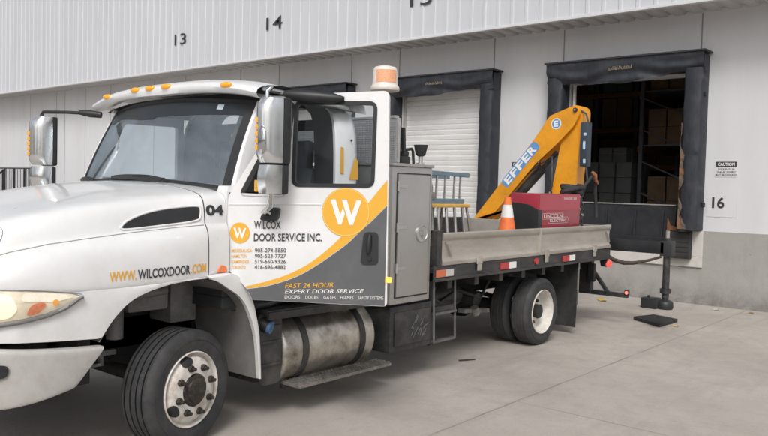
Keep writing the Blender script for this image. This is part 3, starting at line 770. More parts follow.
grid(bm, [[(IN[i][0], .05, IN[i][1]), (IN[i][0] - .001, .012, IN[i][1]), (IN[i][0] * .5 + OU[i][0] * .5, .006, IN[i][1] * .5 + OU[i][1] * .5), (OU[i][0], .014, OU[i][1]), (OU[i][0] + .004, .06, OU[i][1] + .004)] for i in range(len(IN))])
put('fender_flare', bm, 'white_paint', fender, smooth=60)
# inner liner of the arch
bm = nb(); LI = [(a, b - .004) for a, b in ARCH] + [(a - .002, b - .002) for a, b in IN[1:]]
grid(bm, [[(a, .045, b - .002), (a, .42, b - .002), (a, .75, b - .03)] for a, b in LI])
put('wheel_liner', bm, 'liner', fender, smooth=60)
# far side fender, plain
bm = nb(); grid(bm, [[(x, mir(y), z) for x, y, z in r] for r in rows]); put('fender', bm, 'white_paint', TR, smooth=50)
# engine bay pieces seen through the arch
bm = nb()
box(bm, -.62, -.30, .50, .80, .78, 1.15, .02); box(bm, -.22, .12, .46, .72, .92, 1.16, .03); box(bm, .16, .40, .50, .78, .80, 1.12, .02)
cyl(bm, (-.25, .42, 1.05), (.05, .40, 1.08), .035); cyl(bm, (-.3, .5, .75), (-.3, .5, 1.05), .06)
put('engine_block', bm, 'engine_grey', TR, smooth=40)
bm = nb(); box(bm, -.9, .6, .80, 1.7, .5, 1.3, .03); box(bm, -1.35, -.8, .45, 2.0, .45, .82, .02); box(bm, -.75, -.66, .18, .8, .55, 1.1, .01); put('engine_bay', bm, 'black_dull', TR)
bm = nb(); obox(bm, (-.86, .50, .66), (-.30, .50, .66), .05, .035); obox(bm, (-.86, .50, .585), (-.40, .50, .585), .05, .02)
for i in range(3): obox(bm, (-.6 + .09 * i, .475, .58), (-.6 + .09 * i, .475, .66), .04, .02, (1, 0, 0))
put('tow_bracket', bm, 'alum', TR)

# headlights
def headlight(s):
    f = (lambda p: p) if s > 0 else (lambda p: Vector((p[0], mir(p[1]), p[2])))
    top = [(-1.43, 1.215), (-1.288, 1.214), (-1.12, 1.205), (-.997, 1.193), (-.88, 1.176), (-.80, 1.160)]
    bot = [(-1.43, .985), (-1.287, 1.0), (-1.115, 1.026), (-1.0, 1.05), (-.90, 1.085), (-.80, 1.150)]
    def P(x, t, off):
        zt, zb = lerp(top, x), lerp(bot, x); z = zb + (zt - zb) * t
        return f(Vector((x, lerp(T_y0, x) - off - .018 * math.sin(PI * t), z)))
    n = 34
    def strip(x0, x1, t0, t1, off, m=9):
        b = nb(); grid(b, [[P(x0 + (x1 - x0) * i / n, t0 + (t1 - t0) * j / m, off) for j in range(m + 1)] for i in range(n + 1)]); return b
    b = strip(-1.44, -.803, 0, 1, .006); root = put('headlight', b, 'lamp_clear', TR, smooth=60)
    def blob(pl, off):
        b = nb(); es = []; t = bmesh.new()
        vs = [t.verts.new((a, c, 0)) for a, c in rpoly(pl, .025, 6)]; es = [t.edges.new((vs[i], vs[(i + 1) % len(vs)])) for i in range(len(vs))]
        bmesh.ops.triangle_fill(t, edges=es, use_beauty=True)
        for _ in range(2):
            bmesh.ops.subdivide_edges(t, edges=[e for e in t.edges if e.calc_length() > .03], cuts=1); bmesh.ops.triangulate(t, faces=t.faces[:])
        for v in t.verts:
            zt, zb = lerp(top, v.co.x), lerp(bot, v.co.x); v.co = P(v.co.x, (v.co.y - zb) / (zt - zb), off)
        merge(b, t); return b
    b = blob([(-1.42, 1.02), (-1.20, 1.045), (-1.165, 1.10), (-1.20, 1.185), (-1.42, 1.20)], .014); put('lamp', b, 'glow', root, smooth=60)
    b = blob([(-1.125, 1.055), (-1.06, 1.06), (-1.01, 1.12), (-1.04, 1.135), (-1.10, 1.12)], .014); put('turn_signal', b, M['lamp_orange'], root, smooth=60)
    b = blob([(-1.15, 1.14), (-.97, 1.13), (-.86, 1.15), (-.90, 1.17), (-1.0, 1.182), (-1.14, 1.19)], .012); put('lamp', b, M['glow_soft'], root, smooth=60)
    b = blob([(-.985, 1.105), (-.955, 1.105), (-.945, 1.145), (-.98, 1.15)], .015); put('turn_signal', b, 'amber', root, smooth=60)
    b = strip(-1.44, -.803, 0, 1, .022); put('lens', b, M['lens'], root, smooth=60)
    b = nb(); tube(b, [P(-1.44 + .645 * i / n, 0, .008) for i in range(n + 1)], .016, 8); tube(b, [P(-1.44 + .64 * i / n, 1, .010) for i in range(n + 1)], .004, 8); put('gasket', b, M['bezel'], root, smooth=60)
M['lens'] = glass('headlamp_lens', (.93, .92, .90), .04, (.8, .75, .68), .05)
headlight(1); headlight(-1)
# bumper
ST = [(-.664, -.858, .013, .822, .590, 0), (-.690, -.872, .010, .824, .585, 0), (-.80, -.94, .006, .831, .572, 0), (-1.0, -1.05, .010, .846, .548, 0), (-1.18, -1.18, .045, .863, .526, 0), (-1.33, -1.31, .12, .878, .513, 0), (-1.47, -1.44, .30, .886, .505, 0), (-1.54, -1.51, .60, .89, .50, 0), (-1.56, -1.53, CY, .89, .50, 0)]
def bump_row(s):
    xt, xb, y, zt, zb, _ = s
    pr = [(.06, 1.0), (.015, 1.0), (-.002, .995), (-.016, .965), (-.02, .88), (-.016, .60), (-.012, .30), (-.007, .06), (.0, .01), (.015, 0), (.06, 0)]
    out = []
    for o, t in pr: out.append((xb + (xt - xb) * t, y + o, zb + (zt - zb) * t))
    return out
rows = [bump_row(s) for s in ST]; rows += [[(x, mir(y), z) for x, y, z in r] for r in rows[-2::-1]]
# front stations push outwards along -X rather than Y
fix = []
for k, r in enumerate(rows):
    kk = min(k, len(rows) - 1 - k); wgt = [0, 0, 0, 0, .15, .45, .8, 1, 1][kk]; y_c = ST[kk][2]
    nr = []
    for x, y, z in r:
        yy = y if k <= 8 else mir(y)
        o = yy - y_c; nx = x + o * wgt; ny = y_c + o * (1 - wgt)
        nr.append((nx, ny if k <= 8 else mir(ny), z))
    fix.append(nr)
bm = nb(); grid(bm, fix); bumper = put('bumper', bm, 'white_bumper', TR, smooth=55, subsurf=2)
bm = nb(); prism(bm, [rpoly([(-1.36, .70), (-1.24, .715), (-1.235, .785), (-1.36, .80)], .03)], lambda a, b, d: (a, lerp([(-1.47, .30), (-1.33, .12), (-1.18, .045)], a) - .0235 - .004 * (b > .75) - d, b), 0, None); put('tow_hole', bm, 'black_plastic', bumper)
bm = nb(); box(bm, -1.40, -1.34, .42, 2.02, 1.0, 1.5, .02)
for i in range(7): box(bm, -1.50, -1.47, .55, 1.89, .96 + .075 * i, .99 + .075 * i, .006)
put('grille', bm, 'black_plastic', TR)

# windscreen and cab
YB0, YB1, YT0, YT1 = .13, 2.31, .20, 2.24
def ws(t, s, off=0.):
    bow = 1 - (2 * t - 1) ** 2
    b = Vector((.425 - .15 * bow, YB0 + (YB1 - YB0) * t, 1.815 + .055 * bow)); q = Vector((.735 - .15 * bow, YT0 + (YT1 - YT0) * t, 2.515 + .05 * bow))
    p = b.lerp(q, s); p.x -= .02 * math.sin(PI * s)
    return p + Vector((-.9, 0, .43)) * off
def ws_grid(t0, t1, s0, s1, off, n=24, m=10):
    b = nb(); grid(b, [[ws(t0 + (t1 - t0) * i / n, s0 + (s1 - s0) * j / m, off) for j in range(m + 1)] for i in range(n + 1)]); return b
cab = None
# roof
def roof_z(y, x):
    e = min(1, abs(y - CY) / 1.16); c = (1 - e ** 3.6)
    return 2.622 + .078 * c
rows = []
NR = 40
def visor_x(y): return .49 + .09 * ((y - CY) / 1.15) ** 2
ys = [CY + 1.175 * math.sin(PI / 2 * (2 * i / NR - 1)) for i in range(NR + 1)]
prof = [(.16, -.055), (.04, -.085), (.005, -.075), (-.012, -.045), (.0, -.018), (.03, .0), (.10, .022), (.22, .033)]
for dx, dz in prof: rows.append([(visor_x(y) + dx, y, roof_z(y, 0) - .02 + dz - (.0 if dz > -.05 else .012 * (1 - abs(y - CY) / 1.16))) for y in ys])
for x, dz in ((1.0, .028), (1.4, .022), (1.70, .005), (1.80, -.03), (1.83, -.10)): rows.append([(x, y, roof_z(y, x) - .02 + dz) for y in ys])
bm = nb(); grid(bm, rows)
cab = put('cab', bm, 'white_paint', TR, smooth=50)
bm = nb(); grid(bm, [[(x, CY + (y - CY) * .965, roof_z(y, x) - .105) for y in ys] for x in (.70, 1.2, 1.80)]); put('headliner', bm, 'interior', cab)
# roof side gutters
for q in (0, 1):
    bm = nb(); tube(bm, [(x, mir(y) if q else y, z) for x, y, z in ((.72, .15, 2.53), (1.1, .13, 2.565), (1.5, .14, 2.565), (1.70, .17, 2.55), (1.80, .22, 2.52))], .026, 8); put('roof_gutter', bm, 'white_paint', cab, smooth=60)
# pillars
def pillar(side):
    f = (lambda p: p) if side > 0 else (lambda p: (p[0], mir(p[1]), p[2]))
    b = nb(); rows = []
    for i in range(9):
        t = i / 8
        a = ws(0, t, .0); rows.append([f(q) for q in ((a.x + .02, a.y + .03, a.z), (a.x - .012, a.y + .005, a.z + .004), (a.x - .004, a.y - .028 + .01 * t, a.z), (a.x + .05, a.y - .035 + .01 * t, a.z - .005), (a.x + .11, a.y - .03 + .01 * t, a.z - .02), (a.x + .115, a.y + .03, a.z - .02))])
    grid(b, rows, loop=True); put('windscreen_pillar', b, 'white_paint', cab, smooth=50)
pillar(1); pillar(-1)
# rear corner of the cab behind the door opening
def corner(side):
    f = (lambda p: p) if side > 0 else (lambda p: (p[0], mir(p[1]), p[2]))
    b = nb(); rows = []
    for z, inn in ((.98, 0), (1.4, 0), (1.8, 0), (2.15, .006), (2.32, .02), (2.42, .045), (2.50, .085), (2.55, .15), (2.57, .22)):
        xo = 0 if z < 2.3 else (z - 2.3) * .10
        rows.append([f(q) for q in ((1.535 + xo, .145 + inn, z), (1.53 + xo, .115 + inn, z), (1.55 + xo, .095 + inn, z), (1.74, .095 + inn, z), (1.80, .115 + inn, z), (1.825, .16 + inn, z), (1.825, .32 + inn, z))])
    grid(b, rows); root = put('rear_pillar', b, 'white_paint', cab, smooth=45)
    b = nb(); grid(b, [[f((r[0][0] + .003, r[0][1] if side > 0 else mir(r[0][1]), r[0][2])), f((r[0][0] + .02, (r[0][1] if side > 0 else mir(r[0][1])) + .25, r[0][2]))] for r in rows]); put('jamb_trim', b, 'interior', cab)
    if side > 0:
        b = nb(); prism(b, [[(1.56, 1.98), (1.605, 1.98), (1.60, 2.20), (1.56, 2.21)]], lambda a, z, d: (a, .0915 - .0, z), 0, None); prism(b, [[(1.675, 1.93), (1.79, 1.93), (1.785, 2.09), (1.755, 2.13)]], lambda a, z, d: (a, .0915, z), 0, None); put('graphic', b, 'orange_vinyl', root)
        b = nb(); cyl(b, (1.70, .0915, 2.27), (1.70, .1, 2.27), .010, n=12); put('bolt', b, 'number', root)
corner(1); corner(-1)
bm = nb()
def bx(*a): prism(bm, *a)
prism(bm, [[(.33, .98), (2.11, .98), (2.11, 2.48), (.33, 2.48)], [(.55, 1.95), (.55, 2.38), (1.89, 2.38), (1.89, 1.95)]], lambda a, z, d: (1.80 + d, a, z), 0, .03)
put('back_wall', bm, 'interior', cab)
bm = nb(); prism(bm, [[(.55, 1.95), (1.89, 1.95), (1.89, 2.38), (.55, 2.38)]], lambda a, z, d: (1.812, a, z), 0, None); put('rear_window', bm, 'glass', cab)
bm = nb(); box(bm, .36, 1.82, .14, 2.30, .93, 1.02, .01); box(bm, .36, .44, .14, 2.30, 1.02, 1.70, .01); put('floor', bm, 'interior', cab)
# far door
bm = nb(); ok = lambda a, z, d: (a, mir(.10) - d, z)
prism(bm, [[(.40, 1.0), (1.53, 1.0), (1.53, 2.52), (.80, 2.50), (.44, 1.84), (.40, 1.80)], rpoly([(.62, 1.90), (.86, 2.42), (1.46, 2.43), (1.46, 1.90)], .03)], ok, 0, .05)
fd = put('passenger_door', bm, 'white_paint', TR)
bm = nb(); prism(bm, [[(.42, 1.02), (1.51, 1.02), (1.51, 1.88), (.46, 1.84)]], lambda a, z, d: (a, mir(.10) - .056, z), 0, None); put('inner_panel', bm, 'interior_grey', fd)
bm = nb(); prism(bm, [rpoly([(.62, 1.90), (.86, 2.42), (1.46, 2.43), (1.46, 1.90)], .03)], lambda a, z, d: (a, mir(.10) - .02, z), 0, None); put('window', bm, 'glass', fd)
# windscreen
bm = ws_grid(.0, 1, .0, 1, 0); wsob = put('windscreen', bm, 'windshield', cab, smooth=60)
bm = nb()
for t0, t1, s0, s1 in ((0, 1, 0, .035), (0, 1, .955, 1), (0, .04, .035, .955), (.975, 1, .035, .955)):
    g = ws_grid(t0, t1, s0, s1, .006); merge(bm, g)
put('gasket', bm, 'black_plastic', wsob, smooth=60)
# roof visor shadow, painted as a dark strip over the top of the glass
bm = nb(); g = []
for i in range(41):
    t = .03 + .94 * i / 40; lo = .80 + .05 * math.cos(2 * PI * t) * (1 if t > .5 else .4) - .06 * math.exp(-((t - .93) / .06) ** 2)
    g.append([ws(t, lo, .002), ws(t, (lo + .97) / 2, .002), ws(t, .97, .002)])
grid(bm, g); put('painted_visor_shade', bm, M['shade'], wsob)
bm = nb(); face(bm, [ws(.145 + a, b, .004) for a, b in ((0, .87), (.03, .87), (.03, .93), (0, .93))]); put('sticker', bm, M['sticker'] if 'sticker' in M else 'paper', wsob)
# dark inner edge of the near pillar
bm = nb(); rows = []
for i in range(9):
    s = i / 8; a = ws(.005, s, -.02); c = ws(.075, s, -.03); rows.append([a, c, c + Vector((.10, -.05, 0))])
grid(bm, rows); put('pillar_trim', bm, 'interior', cab, smooth=60)
# dashboard, steering wheel, seats
bm = nb(); rows = []
for i in range(21):
    t = i / 20; y = .16 + 2.12 * t; bow = 1 - (2 * t - 1) ** 2
    rows.append([(.46 - .15 * bow, y, 1.80 + .04 * bow), (.60 - .12 * bow, y, 1.845 + .035 * bow), (.80, y, 1.83), (.88, y, 1.76), (.86, y, 1.5), (.7, y, 1.3)])
grid(bm, rows); put('dashboard', bm, M['dash'] if 'dash' in M else 'interior_grey', cab, smooth=50)
bm = nb(); c = Vector((1.0, .72, 1.80)); ax = Vector((.75, 0, -.66)).normalized(); s_, u_ = frame(-ax)
tube(bm, [c + .215 * (math.cos(2 * PI * i / 32) * s_ + math.sin(2 * PI * i / 32) * u_) for i in range(33)], .017, 8, cap=False)
for a in (0, 2.1, 4.2): tube(bm, [c, c + .21 * (math.cos(a) * s_ + math.sin(a) * u_)], .014, 6)
cyl(bm, c - ax * .02, c + ax * .03, .06); tube(bm, [c, c + ax * .35], .03, 8); put('steering_wheel', bm, 'black_plastic', cab, smooth=50)
def seat(y):
    b = nb(); box(b, 1.05, 1.62, y - .26, y + .26, 1.28, 1.46, .05); obox(b, (1.52, y, 1.42), (1.70, y, 2.02), .50, .14, (1, 0, 0), .05); obox(b, (1.69, y, 2.0), (1.72, y, 2.28), .30, .10, (1, 0, 0), .045); put('seat', b, M['seat'], cab, smooth=40)
seat(.74); seat(1.72)
# wipers
def wiper(t0, t1, s1):
    b = nb(); p = [ws(t0 + (t1 - t0) * i / 8, .012 + s1 * i / 8, .03 + .01 * math.sin(PI * i / 8)) for i in range(9)]
    tube(b, p, [.018, .024, .030, .028, .024, .022, .018, .014, .008], 6)
    q = [ws(t0 + (t1 - t0) * (.25 + .75 * i / 6), .012 + s1 * (.25 + .75 * i / 6) - .008, .016) for i in range(7)]; tube(b, q, .015, 6)
    cyl(b, ws(t0, -.02, .0), ws(t0, .0, .045), .03, n=14); put('wiper', b, 'black_plastic', cab, smooth=50)
wiper(.30, .64, .02); wiper(.82, .985, .04)
# marker lamps on the roof
for y in (2.06, 1.54, 1.31, 1.08, .36):
    bm = nb(); c = Vector((visor_x(y) - .004, y, roof_z(y, 0) - .045))
    t = bmesh.new(); bmesh.ops.create_uvsphere(t, u_segments=18, v_segments=10, radius=1)
    for v in t.verts: v.co = c + Vector((v.co.x * .030, v.co.y * .066, v.co.z * .024))
    merge(bm, t); put('marker_lamp', bm, 'amber', cab, smooth=60)

# ---- open driver's door; (u along the door, w outwards, z)
DA = R_(58); H0 = Vector((.37, .10, 0)); DU = Vector((math.cos(DA), -math.sin(DA), 0)); DN = Vector((-math.sin(DA), -math.cos(DA), 0))
def D(u, w_, z): return H0 + DU * u + DN * w_ + Vector((0, 0, z))
door_out = rpoly([(.0, 1.235), (.05, 1.195), (.10, 1.15), (.15, 1.10), (.178, 1.05), (.195, 1.016), (1.20, 1.012), (1.178, 2.56), (.47, 2.525), (.055, 1.86), (.0, 1.78)], [.02, .02, .02, .02, .015, .015, .03, .045, .08, .05, .05])
vent_h = rpoly([(.105, 1.80), (.418, 1.795), (.474, 2.455), (.445, 2.455)], [.02, .03, .015, .01])
win_h = rpoly([(.492, 1.872), (1.072, 1.880), (1.08, 2.468), (.502, 2.468)], .045)
bm = nb(); prism(bm, [door_out, vent_h, win_h], lambda a, z, d: D(a, d, z), 0, -.055)
door = put('door', bm, 'white_paint', TR, label='open driver door with large round W logo over grey and orange swoosh')
bm = nb(); prism(bm, [rpoly([(.04, 1.25), (.20, 1.06), (1.16, 1.06), (1.14, 1.80), (.06, 1.78)], .03)], lambda a, z, d: D(a, -.058 - d, z), 0, .03); put('inner_panel', bm, 'interior', door)
def inset(poly, d):
    cx = sum(a for a, _ in poly) / len(poly); cz = sum(b for _, b in poly) / len(poly); out = []
    n = len(poly)
    for i in range(n):
        a = Vector(poly[i - 1]); b = Vector(poly[(i + 1) % n]); t = (b - a).normalized(); q = Vector(poly[i]) + Vector((-t.y, t.x)) * d; out.append((q.x, q.y))
    return out
def window(poly, gl, fr):
    b = nb(); prism(b, [poly], lambda a, z, d: D(a, -.022, z), 0, None); r = put('window', b, gl, door)
    b = nb(); prism(b, [inset(poly, -.016), inset(poly, fr)], lambda a, z, d: D(a, d, z), .006, -.03); put('gasket', b, 'black_plastic', r)
window(win_h, 'glass', .012); window(vent_h, 'glass_dark', .02)
# graphics
UP = smooth_curve([(.148, 1.112), (.30, 1.155), (.449, 1.208), (.58, 1.275), (.685, 1.349), (.80, 1.45), (.90, 1.56), (1.008, 1.703), (1.09, 1.81), (1.180, 1.925)], 5)
LO = smooth_curve([(.148, 1.098), (.30, 1.125), (.449, 1.172), (.569, 1.226), (.70, 1.308), (.807, 1.388), (.90, 1.460), (.991, 1.55), (1.09, 1.645), (1.184, 1.745)], 5)
bm = nb(); grid(bm, [[D(a, .0022, b), D(c, .0022, d)] for (a, b), (c, d) in zip(UP, LO)]); put('graphic', bm, 'orange_vinyl', door)
bm = nb(); grid(bm, [[D(c, .0022, d - .006), D(c, .0022, min(d - .008, lerp([(.14, 1.12), (.178, 1.057), (.197, 1.018), (1.2, 1.016)], c)))] for c, d in [(min(c, 1.187), d) for c, d in LO]])
put('graphic', bm, 'grey_vinyl', door)
# W emblem
def wlogo(cu, cz, r, m1='orange_vinyl', ring=True):
    b = nb(); prism(b, [circ(cu, cz, r, 56)], lambda a, z, d: D(a, .0034, z), 0, None); e = put('emblem', b, m1, door)
    if ring:
        b = nb(); prism(b, [circ(cu, cz, r * .965, 56), circ(cu, cz, r * .945, 56)], lambda a, z, d: D(a, .0046, z), 0, None); put('ring', b, M['gold_pale'], e)
    b = nb(); W_ = r * 1.30; Hh = r * 1.02
    A = [(0, 1), (.165, 1), (.325, .40), (.405, .67), (.475, .44), (.375, 0), (.265, 0)]
    B = [(1, 1), (.835, 1), (.68, .40), (.525, 1), (.365, 1), (.625, 0), (.74, 0)]
    for P in (A, B): prism(b, [P], lambda a, z, d: D(cu + (a - .5) * W_, .0046, cz + (z - .5) * Hh), 0, None)
    put('lettering', b, 'white_vinyl', e)
M['gold_pale'] = mat('pale_ring', (.86, .66, .28), .45)
wlogo(.884, 1.683, .176); wlogo(.094, 1.507, .076, ring=False)
def dtext(s, u0, z0, u1, z1, h, m, bold=.004, shear=0.):
    b = nb(); text(b, s, lambda a, c: D(u0 + (u1 - u0) * a, .0046, z0 + (z1 - z0) * a + h * c), bold, shear); put('lettering', b, m, door)
dtext('WILCOX', .202, 1.540, .405, 1.546, .060, 'dark_letter', .016); dtext('DOOR SERVICE INC.', .202, 1.449, .712, 1.466, .058, 'dark_letter', .016)
for i, (a, b_, f) in enumerate((('MISSISSAUGA', '905-274-5850', 1), ('HAMILTON', '905-523-7727', .75), ('CAMBRIDGE', '519-650-9326', .86), ('TORONTO', '416-696-4882', .70))):
    z = 1.362 - .0412 * i
    dtext(a, .034, z, .034 + .156 * f, z + .006, .024, 'orange_vinyl', .004); dtext(b_, .212, z + .006, .447, z + .014, .030, 'phone_grey', .014)
dtext('FAST 24 HOUR', .445, 1.112, .806, 1.135, .036, 'orange_vinyl', .006, .2)
dtext('EXPERT DOOR SERVICE', .445, 1.073, 1.03, 1.103, .030, 'white_vinyl', .006, .2)
for s, a, b_ in (('DOORS', .445, .56), ('DOCKS', .60, .695), ('GATES', .735, .825), ('FRAMES', .86, .955), ('SAFETY SYSTEMS', .99, 1.172)): dtext(s, a, 1.036 + (a - .445) * .035, b_, 1.036 + (b_ - .445) * .035, .024, 'white_vinyl', -.004)
# recessed handle, body crease, lamp on the edge
bm = nb(); prism(bm, [rpoly([(1.0, 1.31), (1.13, 1.315), (1.125, 1.545), (1.02, 1.545)], .035)], lambda a, z, d: D(a, d, z), .012, .0); hd = put('handle', bm, 'black_plastic', door, smooth=30)
bm = nb(); tube(bm, [D(1.065, .02, 1.525), D(1.062, .035, 1.46), D(1.058, .03, 1.40)], [.016, .02, .016], 8); cyl(bm, D(1.068, .01, 1.355), D(1.068, .022, 1.355), .016, n=14); put('lever', bm, 'rail_black', hd, smooth=50)
bm = nb(); tube(bm, [D(.005, .001, 1.715), D(.70, .001, 1.735)], .0045, 6); put('body_crease', bm, 'white_paint', door, smooth=60)
bm = nb(); box(bm, -.012, .02, -.02, .02, -.02, .02, .006, mtx=Matrix.Translation(D(1.205, .0, 1.205))); put('edge_lamp', bm, 'amber_lit', door)

# ---- mirrors
def mirror(side, base, rotz):
    mt = Matrix.Translation(base) @ Matrix.Rotation(rotz, 4, 'Z')
    kw = .075 / .115 if side > 0 else 1.
    fd_ = .12 if side > 0 else .10
    def P(x, y, z): return mt @ Vector((x, y, z))
    # main head: chrome shell towards -x, dark glass frame towards +x
    b = nb(); rows = []
    for k in range(19):
        t = k / 18; z = .015 + .45 * t; e = (1 - (2 * t - 1) ** 10) ** .5 if 0 < t < 1 else .55
        e = max(e, .62); hw = (.075 if side > 0 else .115) * (.93 + .07 * e); d = .105 * e
        ring = [(.05, -hw), (-.02, -hw * .99), (-.06 * e, -hw * .86), (-d * .92, -hw * .5), (-d, 0), (-d * .92, hw * .5), (-.06 * e, hw * .86), (-.02, hw * .99), (.05, hw)]
        rows.append([P(x, y, z) for x, y in ring])
    grid(b, rows); b.faces.new([b.verts.new(p) for p in rows[0]]); b.faces.new([b.verts.new(p) for p in rows[-1]])
    head = put('mirror', b, 'mirror_chrome', TR if side else TR, smooth=50)
    b = nb(); box(b, .052, fd_, -.121 * kw, .121 * kw, .008, .472, .02, mtx=mt); put('mirror_frame', b, 'black_plastic', head, smooth=40)
    b = nb(); box(b, fd_ + .0005, fd_ + .004, -.10 * kw, .10 * kw, .04, .44, 0, mtx=mt); put('mirror_glass', b, 'chrome', head)
    b = nb(); rows = []
    for k in range(9):
        t = k / 8; z = -.20 + .20 * t; e = .8 + .2 * math.sin(PI * t)
        rows.append([P(x, y, z) for x, y in ((.05, -.112 * kw), (-.03, -.108 * kw), (-.075 * e, -.08 * kw), (-.085 * e, 0), (-.075 * e, .08 * kw), (-.03, .108 * kw), (.05, .112 * kw))])
    grid(b, rows); b.faces.new([b.verts.new(p) for p in rows[0]]); b.faces.new([b.verts.new(p) for p in rows[-1]])
    put('convex_mirror', b, 'mirror_chrome', head, smooth=50)
    b = nb(); box(b, .052, fd_ - .01, -.114 * kw, .114 * kw, -.205, .004, .02, mtx=mt); put('convex_frame', b, 'black_plastic', head, smooth=40)
    b = nb()
    for i in range(5):
        box(b, -.104, -.060, .040 * kw, .072 * kw, .10 + .048 * i, .138 + .048 * i, .007, mtx=mt)
    put('turn_signal', b, 'amber', head, smooth=40)
    return head, P
mh, P = mirror(1, Vector((.385, -.34, 2.005)) , R_(-8))
bm = nb(); t = bmesh.new(); bmesh.ops.create_uvsphere(t, u_segments=16, v_segments=10, radius=1)
for v in t.verts: v.co = P(-.100 + v.co.x * .02, -.035 + v.co.y * .045, .17 + v.co.z * .10)
merge(bm, t); put('lamp_pod', bm, 'chrome', mh, smooth=60)
bm = nb(); top = P(.0, .06, .47); tube(bm, [P(.0, .06, .42), top, top + Vector((.0, .0, .05)), top + Vector((.03, -.01, .075)), D(.30, .14, 2.55), D(.42, .06, 2.53)], .017, 10); put('upper_arm', bm, 'chrome', mh, smooth=60)
bm = nb(); tube(bm, [D(.42, .06, 2.525), D(.49, .055, 2.514), D(.62, .055, 2.505), D(.78, .045, 2.497), D(.86, .035, 2.495)], [.02, .042, .045, .038, .015], 10); put('arm_mount', bm, 'black_plastic', mh, smooth=60)
bm = nb(); tube(bm, [P(.02, .02, -.19), P(.02, .02, -.29), D(.30, .10, 1.665), D(.33, .05, 1.66)], .020, 10); put('lower_arm', bm, 'chrome', mh, smooth=60)
bm = nb(); prism(bm, [rpoly([(.255, 1.605), (.385, 1.605), (.405, 1.70), (.29, 1.705)], .025)], lambda a, z, d: D(a, d, z), .05, 0); put('arm_bracket', bm, 'black_plastic', mh, smooth=30)
bm = nb(); prism(bm, [rrect(.20, .30, 1.815, 1.90, .008)], lambda a, z, d: D(a, .009, z), 0, None); stk = put('warning_sticker', bm, 'orange_vinyl', door)
bm = nb(); [prism(bm, [rrect(.212, .288, 1.825 + .017 * i, 1.832 + .017 * i, .002)], lambda a, z, d: D(a, .011, z), 0, None) for i in range(4)]; put('lettering', bm, M['litter_yellow'], stk)
mh2, P2 = mirror(-1, Vector((.28, 2.79, 1.985)), R_(2))
bm = nb(); tube(bm, [P2(.0, .0, .42), P2(0, .0, .49), P2(0, -.03, .515), (.40, 2.55, 2.50), (.54, 2.33, 2.49)], .016, 10); put('upper_arm', bm, 'black_plastic', mh2, smooth=60)
bm = nb(); tube(bm, [(.47, 2.44, 2.50), (.53, 2.36, 2.49), (.60, 2.28, 2.48)], [.022, .035, .03], 10); put('arm_mount', bm, 'black_plastic', mh2, smooth=60)
bm = nb(); tube(bm, [P2(.02, 0, -.19), (.40, 2.5, 1.70), (.46, 2.33, 1.70)], .02, 10); put('lower_arm', bm, 'chrome', mh2, smooth=60)

# ---- wheels
WR, ZA, XR = .408, .408, 5.14
def tyre_prof(y0, wd, gd=.013):
    """outer face at y0, profile from the outer bead over the tread to the inner bead (radius, offset)"""
    p = [(.262, .03), (.275, .012), (.30, .004), (.34, .0), (.372, .006), (.392, .018), (.402, .032)]; mi = [0] * 6
    # tread with four grooves
    n = 4; a, b = .040, wd - .040; step = (b - a) / n
    x = a; p.append((WR, x)); mi.append(0)
    for k in range(n):
        m = a + step * (k + .5)
        p += [(WR, m - .007), (WR - gd, m - .005), (WR - gd, m + .005), (WR, m + .007)]; mi += [0, 1, 1, 1] if gd > .01 else [0] * 4
    p.append((WR, b)); mi.append(0)
    p += [(.402, wd - .032), (.392, wd - .018), (.372, wd - .006), (.34, wd), (.30, wd - .004), (.262, wd - .03)]; mi += [0] * 6
    return [(r, o) for r, o in p], mi
def tyre(par, x, y0, wd, ax):
    b = nb(); p, mi = tyre_prof(y0, wd, .005); lathe(b, (x, y0, ZA), (0, ax, 0), p, 72, mi); lathe(b, (x, y0, ZA), (0, ax, 0), [(.349, -.0015), (.352, -.0035), (.355, -.0015)], 72, 0); lathe(b, (x, y0, ZA), (0, ax, 0), [(.285, .005), (.288, .003), (.292, .004)], 72, 0)
    return put('tyre', b, ['tyre', 'tyre_dark'], par, smooth=30)
